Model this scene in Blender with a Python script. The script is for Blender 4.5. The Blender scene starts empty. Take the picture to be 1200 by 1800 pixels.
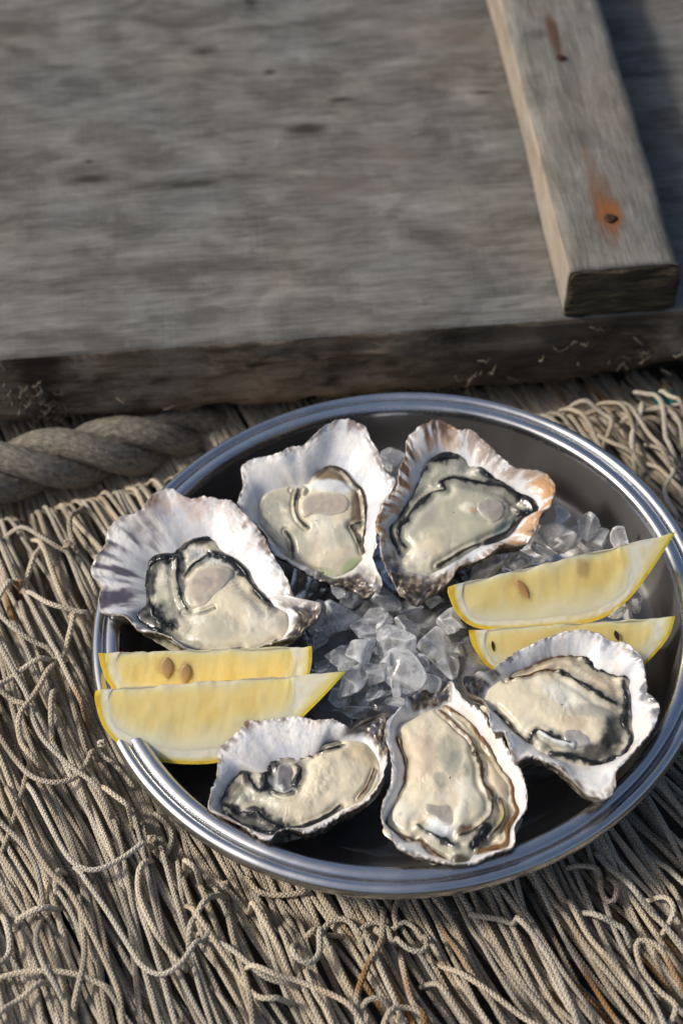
import bpy, bmesh, math, random
import numpy as np
from mathutils import Vector, Matrix

random.seed(7)
rng = np.random.default_rng(7)
sc = bpy.context.scene
col = sc.collection

# ------------------------------------------------------------------ camera, world, sun, exposure
PITCH = math.radians(50.0)
F = 3500.0                                   # focal length in photo pixels (1200 x 1800)
RIGHT = np.array([1.0, 0, 0])
UP = np.array([0, math.sin(PITCH), math.cos(PITCH)])
BACK = np.array([0, -math.cos(PITCH), math.sin(PITCH)])
CAM = np.array([-0.02223, -0.46588, 0.61846])
cd = bpy.data.cameras.new('camera')
cam = bpy.data.objects.new('camera', cd)
col.objects.link(cam)
cam.location = CAM
cam.rotation_euler = (math.pi / 2 - PITCH, 0, 0)
cd.sensor_fit = 'VERTICAL'
cd.sensor_height = 36.0
cd.lens = F / 1800 * 36
cd.clip_start = 0.01
cd.clip_end = 100
cd.dof.use_dof = True
cd.dof.focus_distance = 0.752
cd.dof.aperture_fstop = 9.0
sc.camera = cam

SUN_EL = math.radians(38)
SUN_AZ = math.radians(182)                   # direction towards the sun, from +x, counter-clockwise
world = bpy.data.worlds.new('World')
sc.world = world
world.use_nodes = True
wn = world.node_tree.nodes
sky = wn.new('ShaderNodeTexSky')
sky.sky_type = 'NISHITA'
sky.sun_disc = False
sky.dust_density = 4.0
sky.air_density = 0.9
sky.sun_elevation = SUN_EL
sky.sun_rotation = math.pi / 2 - SUN_AZ
wn['Background'].inputs['Strength'].default_value = 0.12
world.node_tree.links.new(sky.outputs[0], wn['Background'].inputs['Color'])
sl = bpy.data.lights.new('sun', 'SUN')
sun = bpy.data.objects.new('sun', sl)
col.objects.link(sun)
sl.energy = 2.9
sl.angle = math.radians(8)
sl.color = (1.0, 0.93, 0.83)
sdir = Vector((math.cos(SUN_AZ) * math.cos(SUN_EL), math.sin(SUN_AZ) * math.cos(SUN_EL), math.sin(SUN_EL)))
sun.rotation_euler = sdir.to_track_quat('Z', 'Y').to_euler()
sun.location = sdir * 2
sc.view_settings.view_transform = 'Standard'
sc.view_settings.look = 'None'
sc.view_settings.gamma = 1
sc.view_settings.exposure = -0.15
sc.view_settings.use_curve_mapping = False

# ------------------------------------------------------------------ numeric helpers
def hash3(ix, iy, iz, seed):
    h = (ix.astype(np.int64) * 374761393 + iy.astype(np.int64) * 668265263 + iz.astype(np.int64) * 2147483647 + seed * 974634777) & 0xffffffff
    h = ((h ^ (h >> 13)) * 1274126177) & 0xffffffff
    h = ((h ^ (h >> 16)) * 2246822519) & 0xffffffff
    return ((h ^ (h >> 15)) & 0xffff) / 32767.5 - 1.0

def vnoise(p, seed=0):
    p = np.asarray(p, float)
    i = np.floor(p).astype(np.int64)
    f = p - i
    f = f * f * (3 - 2 * f)
    flat = p.shape[-1] == 2
    iz = i[..., 0] * 0 if flat else i[..., 2]
    out = 0
    for dx in (0, 1):
        for dy in (0, 1):
            w2 = (f[..., 0] if dx else 1 - f[..., 0]) * (f[..., 1] if dy else 1 - f[..., 1])
            if flat:
                out = out + w2 * hash3(i[..., 0] + dx, i[..., 1] + dy, iz, seed)
            else:
                for dz in (0, 1):
                    out = out + w2 * (f[..., 2] if dz else 1 - f[..., 2]) * hash3(i[..., 0] + dx, i[..., 1] + dy, iz + dz, seed)
    return out

def fbm(p, seed=0, oct=4, gain=0.5):
    p = np.asarray(p, float)
    a, s, out = 1.0, 1.0, 0
    for o in range(oct):
        out = out + a * vnoise(p * s, seed + 17 * o)
        a *= gain
        s *= 2.03
    return out

def sstep(a, b, x):
    t = np.clip((x - a) / (b - a), 0, 1)
    return t * t * (3 - 2 * t)

def mixc(c, d, a):
    return c * (1 - a[..., None]) + np.asarray(d) * a[..., None]

def rays(px):
    px = np.asarray(px, float)
    return ((px[..., 0:1] - 600) / F) * RIGHT + ((900 - px[..., 1:2]) / F) * UP - BACK

def pix(px, pt, n):
    """world point where the photo pixel's line of sight meets a plane"""
    d = rays(px)
    return CAM + d * (((pt - CAM) @ n) / (d @ n))[..., None]

def pixz(px, z):
    return pix(px, np.array([0, 0, z]), np.array([0, 0, 1.0]))

# tray frame
TN = np.array([-0.05798, -0.01081, 0.99826])
TX = np.array([1, 0, 0]) - TN * TN[0]
TX /= np.linalg.norm(TX)
TY = np.cross(TN, TX)
TR = np.stack([TX, TY, TN], 1)               # local -> world
def t2w(p):
    return np.asarray(p, float) @ TR.T

def catmull(pts, closed=True, k=10):
    P = np.asarray(pts, float)
    n = len(P)
    out = []
    for i in range(n if closed else n - 1):
        if closed:
            a, b, c, d = P[(i - 1) % n], P[i], P[(i + 1) % n], P[(i + 2) % n]
        else:
            a, b, c, d = P[max(i - 1, 0)], P[i], P[i + 1], P[min(i + 2, n - 1)]
        for t in np.arange(k) / k:
            out.append(0.5 * ((2 * b) + (-a + c) * t + (2 * a - 5 * b + 4 * c - d) * t * t + (-a + 3 * b - 3 * c + d) * t ** 3))
    if not closed:
        out.append(P[-1])
    return np.array(out)

def resample(P, step):
    P = np.asarray(P, float)
    L = np.concatenate([[0], np.cumsum(np.linalg.norm(np.diff(P, axis=0), axis=1))])
    m = max(3, int(L[-1] / step) + 1)
    s = np.linspace(0, L[-1], m)
    return np.stack([np.interp(s, L, P[:, k]) for k in range(P.shape[1])], 1)

# ------------------------------------------------------------------ object helpers
def mesh_obj(name, verts, faces, mat, parent=None, colors=None, smooth=True, uvs=None, mats=None, midx=None):
    me = bpy.data.meshes.new(name)
    me.from_pydata(np.asarray(verts, float).tolist(), [], [tuple(int(i) for i in f) for f in faces])
    if smooth:
        me.polygons.foreach_set('use_smooth', [True] * len(me.polygons))
    for m in (mats or [mat]):
        me.materials.append(m)
    if midx is not None:
        me.polygons.foreach_set('material_index', midx)
    if colors is not None:
        c = np.ones((len(verts), 4))
        c[:, :3] = np.clip(colors, 0, 1)
        a = me.color_attributes.new('Col', 'FLOAT_COLOR', 'POINT')
        a.data.foreach_set('color', c.ravel())
    if uvs is not None:
        lay = me.uv_layers.new(name='UVMap')
        vi = np.empty(len(me.loops), int)
        me.loops.foreach_get('vertex_index', vi)
        lay.data.foreach_set('uv', np.asarray(uvs, float)[vi].ravel())
    me.update()
    o = bpy.data.objects.new(name, me)
    col.objects.link(o)
    if parent is not None:
        o.parent = parent
        o.matrix_parent_inverse = parent.matrix_world.inverted()
    return o

def empty(name, loc=(0, 0, 0)):
    o = bpy.data.objects.new(name, None)
    o.empty_display_size = 0.01
    o.location = loc
    col.objects.link(o)
    o.matrix_world = Matrix.Translation(Vector(loc))
    return o

def tag(o, label=None, cat=None, group=None, kind=None):
    if label: o['label'] = label
    if cat: o['category'] = cat
    if group: o['group'] = group
    if kind: o['kind'] = kind
    return o

def grid_faces(nr, nc, wrap=True, off=0):
    f = []
    for i in range(nr - 1):
        for j in range(nc if wrap else nc - 1):
            k = (j + 1) % nc
            f.append((off + i * nc + j, off + i * nc + k, off + (i + 1) * nc + k, off + (i + 1) * nc + j))
    return f

# ------------------------------------------------------------------ materials
def newmat(name):
    m = bpy.data.materials.new(name)
    m.use_nodes = True
    return m, m.node_tree.nodes, m.node_tree.links, m.node_tree.nodes['Principled BSDF']

def setp(p, **kw):
    for k, v in kw.items():
        k = k.replace('_', ' ')
        p.inputs[k].default_value = v

def node(n, typ, **kw):
    x = n.new(typ)
    for k, v in kw.items():
        if k in x.inputs:
            x.inputs[k].default_value = v
        else:
            setattr(x, k, v)
    return x

def bump(n, l, p, height, strength, dist):
    b = n.new('ShaderNodeBump')
    b.inputs['Strength'].default_value = strength
    b.inputs['Distance'].default_value = dist
    l.new(height, b.inputs['Height'])
    l.new(b.outputs[0], p.inputs['Normal'])
    return b

def vcolmat(name, rough=0.3, spec=0.5, sss=0.0, rad=0.003, coat=0.0, nscale=0, nstr=0.3, ndist=0.0003, rvar=0.0):
    m, n, l, p = newmat(name)
    a = n.new('ShaderNodeVertexColor')
    a.layer_name = 'Col'
    l.new(a.outputs[0], p.inputs['Base Color'])
    setp(p, Roughness=rough, Specular_IOR_Level=spec)
    if sss:
        p.inputs['Subsurface Weight'].default_value = sss
        p.inputs['Subsurface Radius'].default_value = (1.0, 0.75, 0.5)
        p.inputs['Subsurface Scale'].default_value = rad
    if coat:
        p.inputs['Coat Weight'].default_value = coat
        p.inputs['Coat Roughness'].default_value = 0.05
    if nscale:
        tc = n.new('ShaderNodeTexCoord')
        t = node(n, 'ShaderNodeTexNoise', Scale=nscale, Detail=5.0, Roughness=0.6)
        l.new(tc.outputs['Object'], t.inputs['Vector'])
        bump(n, l, p, t.outputs['Fac'], nstr, ndist)
        if rvar:
            mr = node(n, 'ShaderNodeMapRange')
            mr.inputs['To Min'].default_value = rough - rvar
            mr.inputs['To Max'].default_value = rough + rvar
            l.new(t.outputs['Fac'], mr.inputs['Value'])
            l.new(mr.outputs[0], p.inputs['Roughness'])
    return m

def metal(name, base, rough, aniso_scale=None):
    m, n, l, p = newmat(name)
    setp(p, Base_Color=(*base, 1), Metallic=1.0, Roughness=rough)
    tc = n.new('ShaderNodeTexCoord')
    t = node(n, 'ShaderNodeTexNoise', Scale=55.0, Detail=6.0, Roughness=0.65)
    l.new(tc.outputs['Object'], t.inputs['Vector'])
    mr = node(n, 'ShaderNodeMapRange')
    mr.inputs['From Min'].default_value = 0.3
    mr.inputs['From Max'].default_value = 0.75
    mr.inputs['To Min'].default_value = rough * 0.75
    mr.inputs['To Max'].default_value = rough * 1.5
    l.new(t.outputs['Fac'], mr.inputs['Value'])
    l.new(mr.outputs[0], p.inputs['Roughness'])
    t2 = node(n, 'ShaderNodeTexNoise', Scale=900.0, Detail=2.0)
    l.new(tc.outputs['Object'], t2.inputs['Vector'])
    bump(n, l, p, t2.outputs['Fac'], 0.02, 0.0002)
    return m

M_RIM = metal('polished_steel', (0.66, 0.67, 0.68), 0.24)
M_BOWL = metal('dull_steel_dark_reflection', (0.22, 0.212, 0.205), 0.36)  # darker base colour stands in for dark surroundings mirrored in the steel
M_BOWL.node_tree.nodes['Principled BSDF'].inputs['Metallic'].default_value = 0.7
M_NACRE = vcolmat('nacre', rough=0.3, spec=0.5, sss=0.1, rad=0.0015, coat=0.3, nscale=650, nstr=0.3, ndist=0.0005)
M_SHELL = vcolmat('shell_outside', rough=0.6, spec=0.5, coat=0.25, nscale=900, nstr=0.8, ndist=0.0008, rvar=0.25)
M_FLESH = vcolmat('oyster_flesh', rough=0.32, spec=0.45, sss=0.25, rad=0.0012, coat=0.25, nscale=150, nstr=0.12, ndist=0.0005)
M_FRILL = vcolmat('mantle_dark', rough=0.3, spec=0.35, coat=0.08, nscale=350, nstr=0.25, ndist=0.0004)
M_MUSCLE = vcolmat('adductor', rough=0.16, spec=0.5, sss=0.35, rad=0.003, coat=0.5, nscale=300, nstr=0.12, ndist=0.0003)
M_PULP = vcolmat('lemon_pulp', rough=0.3, spec=0.45, sss=0.55, rad=0.006, coat=0.3, nscale=420, nstr=0.3, ndist=0.0004)
M_PITH = vcolmat('lemon_pith', rough=0.5, spec=0.4, sss=0.3, rad=0.004, nscale=700, nstr=0.3, ndist=0.0003)
M_PEEL = vcolmat('lemon_peel', rough=0.38, spec=0.5, sss=0.1, rad=0.002, nscale=650, nstr=0.5, ndist=0.0005)
M_SEED = vcolmat('lemon_seed', rough=0.35, spec=0.5, nscale=700)

def make_ice(name, tint, tlo, thi, rough, frost=False):
    m, n, l, p = newmat(name)
    setp(p, Base_Color=(*tint, 1), Roughness=rough, IOR=1.31)
    tc = n.new('ShaderNodeTexCoord')
    t = node(n, 'ShaderNodeTexNoise', Scale=160.0, Detail=6.0, Roughness=0.6)
    l.new(tc.outputs['Object'], t.inputs['Vector'])
    mr = node(n, 'ShaderNodeMapRange')
    mr.inputs['From Min'].default_value = 0.35
    mr.inputs['From Max'].default_value = 0.65
    mr.inputs['To Min'].default_value = thi
    mr.inputs['To Max'].default_value = tlo
    l.new(t.outputs['Fac'], mr.inputs['Value'])
    tw = mr.outputs[0]
    if frost:                                   # broken edges are crazed and scatter white
        g = n.new('ShaderNodeNewGeometry')
        m2 = node(n, 'ShaderNodeMapRange')
        m2.inputs['From Min'].default_value = 0.51
        m2.inputs['From Max'].default_value = 0.60
        m2.inputs['To Min'].default_value = 1.0
        m2.inputs['To Max'].default_value = 0.1
        l.new(g.outputs['Pointiness'], m2.inputs['Value'])
        mm_ = n.new('ShaderNodeMath'); mm_.operation = 'MULTIPLY'
        l.new(tw, mm_.inputs[0]); l.new(m2.outputs[0], mm_.inputs[1])
        tw = mm_.outputs[0]
    l.new(tw, p.inputs['Transmission Weight'])
    t2 = node(n, 'ShaderNodeTexNoise', Scale=260.0, Detail=4.0, Roughness=0.6)
    l.new(tc.outputs['Object'], t2.inputs['Vector'])
    bump(n, l, p, t2.outputs['Fac'], 0.35, 0.0007)
    return m
M_ICE = make_ice('ice', (0.93, 0.95, 0.97), 0.6, 0.93, 0.12, True)
M_SLUSH = make_ice('ice_wet', (0.62, 0.64, 0.67), 0.7, 0.95, 0.12)

def cord_mat(name, braid=1.0):
    m, n, l, p = newmat(name)
    a = n.new('ShaderNodeVertexColor')
    a.layer_name = 'Col'
    uv = n.new('ShaderNodeUVMap')
    sep = n.new('ShaderNodeSeparateXYZ')
    l.new(uv.outputs[0], sep.inputs[0])
    def math_(op, *ins):
        x = n.new('ShaderNodeMath')
        x.operation = op
        for i, v in enumerate(ins):
            if isinstance(v, (int, float)): x.inputs[i].default_value = v
            else: l.new(v, x.inputs[i])
        return x.outputs[0]
    # plaited stitches: two crossing helices
    u, v = sep.outputs[0], sep.outputs[1]
    s1 = math_('SINE', math_('ADD', math_('MULTIPLY', u, 6.2832), math_('MULTIPLY', v, 6.2832 * 4)))
    s2 = math_('SINE', math_('SUBTRACT', math_('MULTIPLY', u, 6.2832), math_('MULTIPLY', v, 6.2832 * 4)))
    h = math_('MAXIMUM', s1, s2)
    hh = math_('MULTIPLY_ADD', h, 0.5, 0.5)
    tc = n.new('ShaderNodeTexCoord')
    t = node(n, 'ShaderNodeTexNoise', Scale=700.0, Detail=4.0, Roughness=0.7)
    l.new(tc.outputs['Object'], t.inputs['Vector'])
    mul = n.new('ShaderNodeMix')
    mul.data_type = 'RGBA'
    mul.blend_type = 'MULTIPLY'
    mul.inputs['Factor'].default_value = 0.55
    l.new(a.outputs[0], mul.inputs['A'])
    cr = n.new('ShaderNodeValToRGB')
    cr.color_ramp.elements[0].position = 0.3
    cr.color_ramp.elements[0].color = (0.5, 0.48, 0.45, 1)
    cr.color_ramp.elements[1].position = 0.62
    cr.color_ramp.elements[1].color = (1, 1, 1, 1)
    l.new(t.outputs['Fac'], cr.inputs[0])
    l.new(cr.outputs[0], mul.inputs['B'])
    l.new(mul.outputs['Result'], p.inputs['Base Color'])
    tot = math_('ADD', hh, math_('MULTIPLY', t.outputs['Fac'], 0.5))
    bump(n, l, p, tot, 1.0, 0.0006 * braid)
    setp(p, Roughness=0.85, Specular_IOR_Level=0.2)
    return m
M_CORD = cord_mat('braided_cord')

def strand_mat():
    m, n, l, p = newmat('rope_strand_fibre')
    uv = n.new('ShaderNodeUVMap')
    mp = n.new('ShaderNodeMapping')
    mp.inputs['Scale'].default_value = (7.0, 26.0, 1)
    mp.inputs['Rotation'].default_value = (0, 0, 0.35)
    l.new(uv.outputs[0], mp.inputs[0])
    t = node(n, 'ShaderNodeTexNoise', Scale=1.0, Detail=6.0, Roughness=0.65)
    l.new(mp.outputs[0], t.inputs['Vector'])
    cr = n.new('ShaderNodeValToRGB')
    e = cr.color_ramp.elements
    e[0].position = 0.25; e[0].color = (0.06, 0.053, 0.042, 1)
    e[1].position = 0.72; e[1].color = (0.42, 0.38, 0.31, 1)
    l.new(t.outputs['Fac'], cr.inputs[0])
    l.new(cr.outputs[0], p.inputs['Base Color'])
    bump(n, l, p, t.outputs['Fac'], 0.9, 0.002)
    setp(p, Roughness=0.9, Specular_IOR_Level=0.2)
    return m
M_ROPE = strand_mat()

def wood_mat(name, dark, mid, light, stains=(), saw=0.35, ramp=(0.24, 0.47, 0.72), depth=0.0026):
    """grain runs along object x"""
    m, n, l, p = newmat(name)
    tc = n.new('ShaderNodeTexCoord')
    def mapping(scale, rot=0.0):
        mp = n.new('ShaderNodeMapping')
        mp.inputs['Scale'].default_value = scale
        mp.inputs['Rotation'].default_value = (0, 0, rot)
        l.new(tc.outputs['Object'], mp.inputs[0])
        return mp.outputs[0]
    warp = node(n, 'ShaderNodeTexNoise', Scale=9.0, Detail=2.0)
    l.new(tc.outputs['Object'], warp.inputs['Vector'])
    g1 = node(n, 'ShaderNodeTexNoise', Scale=1.0, Detail=8.0, Roughness=0.66, Distortion=0.5)
    l.new(mapping((26, 130, 100)), g1.inputs['Vector'])
    g2 = node(n, 'ShaderNodeTexNoise', Scale=1.0, Detail=6.0, Roughness=0.7)
    l.new(mapping((45, 600, 420)), g2.inputs['Vector'])
    bl = node(n, 'ShaderNodeTexNoise', Scale=1.0, Detail=5.0, Roughness=0.6, Distortion=0.5)
    l.new(mapping((34, 52, 50)), bl.inputs['Vector'])
    sw = node(n, 'ShaderNodeTexNoise', Scale=1.0, Detail=5.0, Roughness=0.7)
    l.new(mapping((620, 22, 40), 0.02), sw.inputs['Vector'])
    cr = n.new('ShaderNodeValToRGB')
    e = cr.color_ramp.elements
    e[0].position = ramp[0]; e[0].color = (*dark, 1)
    e[1].position = ramp[2]; e[1].color = (*light, 1)
    x = e.new(ramp[1]); x.color = (*mid, 1)
    def mth(op, a, b, c=None):
        y = n.new('ShaderNodeMath'); y.operation = op
        for i, v in enumerate((a, b, c)):
            if v is None: continue
            if isinstance(v, (int, float)): y.inputs[i].default_value = v
            else: l.new(v, y.inputs[i])
        return y.outputs[0]
    f = mth('MULTIPLY', g1.outputs['Fac'], 0.40)
    f = mth('MULTIPLY_ADD', g2.outputs['Fac'], 0.42, f)
    f = mth('MULTIPLY_ADD', bl.outputs['Fac'], 0.56, f)
    f = mth('MULTIPLY_ADD', sw.outputs['Fac'], saw, f)
    f = mth('SUBTRACT', f, 0.16 + saw * 0.5)
    l.new(f, cr.inputs[0])
    c = cr.outputs[0]
    # patches of warmer and cooler grey
    tint = node(n, 'ShaderNodeTexNoise', Scale=14.0, Detail=3.0)
    l.new(tc.outputs['Object'], tint.inputs['Vector'])
    tr = n.new('ShaderNodeValToRGB')
    tr.color_ramp.elements[0].position = 0.35; tr.color_ramp.elements[0].color = (0.88, 0.96, 1.0, 1)
    tr.color_ramp.elements[1].position = 0.65; tr.color_ramp.elements[1].color = (1.0, 0.95, 0.90, 1)
    l.new(tint.outputs['Fac'], tr.inputs[0])
    mx = n.new('ShaderNodeMix'); mx.data_type = 'RGBA'; mx.blend_type = 'MULTIPLY'
    mx.inputs['Factor'].default_value = 0.8
    l.new(c, mx.inputs['A']); l.new(tr.outputs[0], mx.inputs['B'])
    c = mx.outputs['Result']
    # rust runs and dark marks: each an ellipse in object space, broken up by the grain
    for (cx, cy, rx, ry, colr, amt) in stains:
        s = n.new('ShaderNodeSeparateXYZ'); l.new(tc.outputs['Object'], s.inputs[0])
        dx = mth('DIVIDE', mth('SUBTRACT', s.outputs[0], cx), rx)
        dy = mth('DIVIDE', mth('SUBTRACT', s.outputs[1], cy), ry)
        d = mth('SQRT', mth('ADD', mth('MULTIPLY', dx, dx), mth('MULTIPLY', dy, dy)), 0)
        d = mth('ADD', d, mth('MULTIPLY_ADD', g1.outputs['Fac'], 1.6, -0.8))
        mr = node(n, 'ShaderNodeMapRange')
        mr.inputs['From Min'].default_value = 1.0; mr.inputs['From Max'].default_value = 0.35
        mr.inputs['To Min'].default_value = 0.0; mr.inputs['To Max'].default_value = amt
        l.new(d, mr.inputs['Value'])
        mz = n.new('ShaderNodeMix'); mz.data_type = 'RGBA'
        l.new(mr.outputs[0], mz.inputs['Factor']); l.new(c, mz.inputs['A'])
        mz.inputs['B'].default_value = (*colr, 1)
        c = mz.outputs['Result']
    l.new(c, p.inputs['Base Color'])
    bump(n, l, p, f, 0.8, depth)
    setp(p, Roughness=0.85, Specular_IOR_Level=0.25)
    return m

# ------------------------------------------------------------------ ground under the net
def ground():
    m, n, l, p = newmat('dark_boards_under_net')
    tc = n.new('ShaderNodeTexCoord')
    t = node(n, 'ShaderNodeTexNoise', Scale=60.0, Detail=8.0, Roughness=0.7)
    l.new(tc.outputs['Object'], t.inputs['Vector'])
    cr = n.new('ShaderNodeValToRGB')
    cr.color_ramp.elements[0].position = 0.3; cr.color_ramp.elements[0].color = (0.012, 0.010, 0.007, 1)
    cr.color_ramp.elements[1].position = 0.75; cr.color_ramp.elements[1].color = (0.075, 0.055, 0.035, 1)
    l.new(t.outputs['Fac'], cr.inputs[0]); l.new(cr.outputs[0], p.inputs['Base Color'])
    bump(n, l, p, t.outputs['Fac'], 1.0, 0.01)
    setp(p, Roughness=0.95)
    g = np.linspace(-1.5, 1.5, 61)
    X, Y = np.meshgrid(g, g, indexing='ij')
    Z = -0.085 + 0.004 * fbm(np.stack([X * 20, Y * 20], -1), 5)
    V = np.stack([X, Y, Z], -1).reshape(-1, 3)
    o = mesh_obj('ground', V, grid_faces(61, 61, False), m)
    tag(o, kind='structure')
ground()

# ------------------------------------------------------------------ wooden pallet behind
WZ = 0.008                                    # top of the wide board
A0 = pixz((0, 633), WZ); B0 = pixz((975, 563), WZ)
WD = (B0 - A0) / np.linalg.norm(B0 - A0)      # along the board
WP = np.array([-WD[1], WD[0], 0])             # away from the camera
WROT = math.atan2(WD[1], WD[0])

def beam(name, parent, origin, rot, L, W, H, mats, nx, seed, rough=0.0012, rad=0.003, cap=True, edgewear=0.0, facemat=None, faceside=0.0):
    """box with softened, worn edges: x 0..L, y 0..W, z -H..0"""
    ring, side = [], []
    ny, nz = max(8, int(W / 0.006)), max(6, int(H / 0.0035))
    for i in range(ny + 1): ring.append((W * i / ny, 0.0)); side.append(0)
    for i in range(1, nz + 1): ring.append((W, -H * i / nz)); side.append(1)
    for i in range(1, ny + 1): ring.append((W * (1 - i / ny), -H)); side.append(2)
    for i in range(1, nz): ring.append((0.0, -H * (1 - i / nz))); side.append(3)
    R = np.array(ring)
    # soften corners
    c = np.array([W / 2, -H / 2])
    q = np.abs(R - c) - (np.array([W / 2, H / 2]) - rad)
    d = np.maximum(q, 0)
    dn = np.linalg.norm(d, axis=1)
    k = np.where(dn > rad, rad / np.maximum(dn, 1e-9), 1.0)
    qq = np.where(q > 0, (np.array([W / 2, H / 2]) - rad) + d * k[:, None], np.abs(R - c))
    R = c + np.sign(R - c) * qq
    m = len(R)
    xs = np.linspace(0, L, nx + 1)
    rows = []
    for ix, x in enumerate(xs):
        ins = 0.0
        P = np.concatenate([np.full((m, 1), x), R], 1)
        rows.append(P)
    P = np.stack(rows)                          # nx+1, m, 3
    # shrink ends slightly, add caps
    Nn = P - np.array([0, W / 2, -H / 2])
    Nn[..., 0] = 0
    Nn /= np.maximum(np.abs(Nn / np.array([1, W / 2, H / 2])).max(-1, keepdims=True), 1e-6) * np.array([1, W / 2, H / 2])
    Nn /= np.maximum(np.linalg.norm(Nn, axis=-1, keepdims=True), 1e-6)
    dsp = rough * fbm(P * np.array([9, 130, 130]), seed, 4) + rough * 0.8 * fbm(P * np.array([35, 45, 45]), seed + 3, 3)
    if edgewear:
        # the front lower/upper edges are splintered
        ed = np.exp(-(P[..., 1] / 0.006) ** 2)
        dsp = dsp - edgewear * ed * sstep(0.0005, 0.004, -P[..., 2]) * np.clip(fbm(P * np.array([40, 60, 160]), seed + 9, 4) + 0.25, 0, 2)
    P = P + Nn * dsp[..., None]
    V = P.reshape(-1, 3)
    F_ = grid_faces(nx + 1, m, True)
    # grid_faces winding -> outward
    V = list(map(tuple, V))
    mi = [0] * len(F_)
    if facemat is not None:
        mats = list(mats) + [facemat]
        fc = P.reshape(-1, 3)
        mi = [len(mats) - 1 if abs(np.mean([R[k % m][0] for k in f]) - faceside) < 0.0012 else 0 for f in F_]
    if cap:
        for end, base in ((0, 0), (1, nx * m)):
            idx = list(range(base, base + m))
            prev = idx
            cen = np.array([V[i] for i in idx]).mean(0)
            for s in (0.985, 0.9, 0.75, 0.55, 0.35, 0.15):
                cur = []
                for i in idx:
                    v = cen + (np.array(V[i]) - cen) * s
                    bul = (0.0012 if s < 0.99 else 0) * (-1 if end == 0 else 1)
                    v[0] = V[idx[0]][0] + bul + 0.0009 * float(fbm(v * np.array([1, 300, 160]), seed + 5, 3))
                    cur.append(len(V)); V.append(tuple(v))
                for a in range(m):
                    b = (a + 1) % m
                    F_.append((prev[a], cur[a], cur[b], prev[b]) if end else (prev[a], prev[b], cur[b], cur[a]))
                    mi.append(1 if len(mats) > (2 if facemat is not None else 1) else 0)
                prev = cur
            F_.append(tuple(prev) if end == 0 else tuple(reversed(prev)))
            mi.append(1 if len(mats) > (2 if facemat is not None else 1) else 0)
    F_ = [tuple(reversed(f)) for f in F_]
    o = mesh_obj(name, V, F_, None, None, mats=mats, midx=mi)
    o.location = origin
    o.rotation_euler = (0, 0, rot)
    if parent:
        o.parent = parent
        o.matrix_parent_inverse = parent.matrix_world.inverted()
    return o

pallet = empty('wooden_pallet', tuple(A0 + np.array([0.1, 0.1, -0.05])))
tag(pallet, 'weathered grey wooden pallet with a nailed batten behind the tray', 'pallet')
RUST = (0.16, 0.055, 0.018)
BLK = (0.012, 0.011, 0.01)

def wloc(px, z):
    """photo pixel -> board local xy"""
    q = pixz(px, z) - PO
    return float(q @ WD), float(q @ WP)
PO = A0 - WD * 0.25
PO[2] = WZ
dk = []
for (px, rx, ry) in (((850, 163), .006, .0016), ((475, 130), .004, .0025), ((157, 285), .003, .002), ((440, 5), .004, .003), ((600, 175), .009, .0022), ((360, 90), .012, .006), ((160, 315), .010, .004), ((330, 325), .022, .006), ((540, 230), .012, .005)):
    x, y = wloc(px, WZ)
    dk.append((x, y, rx, ry, (0.035, 0.03, 0.026), 0.85))
for (px, rx, ry) in (((690, 270), .022, .012), ((610, 330), .03, .010), ((760, 60), .03, .014)):
    x, y = wloc(px, WZ)
    dk.append((x, y, rx, ry, (0.24, 0.19, 0.165), 0.3))
M_PLANK = wood_mat('weathered_board', (0.040, 0.037, 0.033), (0.132, 0.125, 0.114), (0.29, 0.28, 0.258), dk, saw=0.10, ramp=(0.25, 0.47, 0.72))
M_SIDE = wood_mat('brown_board_edge', (0.028, 0.021, 0.014), (0.17, 0.128, 0.09), (0.40, 0.325, 0.245), [(0.49, 0.0, .10, .05, (0.04, 0.032, 0.022), 0.7), (0.265, 0.0, .016, .05, (0.04, 0.03, 0.022), 0.85), (0.64, 0, .09, .05, (0.045, 0.034, 0.023), 0.75)], saw=0.05, ramp=(0.36, 0.47, 0.64), depth=0.006)
beam('plank', pallet, PO, WROT, 0.75, 0.40, 0.040, [M_PLANK], 170, 11, rough=0.0011, rad=0.0022, edgewear=0.0045, facemat=M_SIDE)
# batten on top, running away from the camera
BW, BH = 0.0485, 0.026
bo = pixz((1000, 479), WZ + BH)
# batten object x = away from camera, y = towards the left (so that local frame stays right handed)
bor = bo + WD * BW
bor[2] = WZ + BH + 0.0004
BROT = WROT + math.pi / 2
def bloc(px):
    q = pixz(px, WZ + BH) - bor
    return float(q @ WP), float(q @ -WD)
st = []
x, y = bloc((1072, 385)); x2, y2 = bloc((1035, 290))
st.append(((x + x2) / 2 - .006, (y + y2) / 2, abs(x2 - x) * 0.95, .0078, (0.17, 0.085, 0.045), 0.85))
st.append((x + .004, y, .013, .0068, (0.26, 0.095, 0.03), 0.85))
x, y = bloc((982, 100)); x2, y2 = bloc((962, 30))
st.append(((x + x2) / 2 + .004, (y + y2) / 2, abs(x2 - x) * 0.8, .004, (0.10, 0.05, 0.026), 0.9))
x, y = bloc((945, 62)); st.append((x, y, .006, .006, (0.05, 0.05, 0.05), 0.6))
M_BATTEN = wood_mat('weathered_batten', (0.06, 0.055, 0.047), (0.17, 0.157, 0.137), (0.31, 0.292, 0.26), st, saw=0.12)

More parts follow.
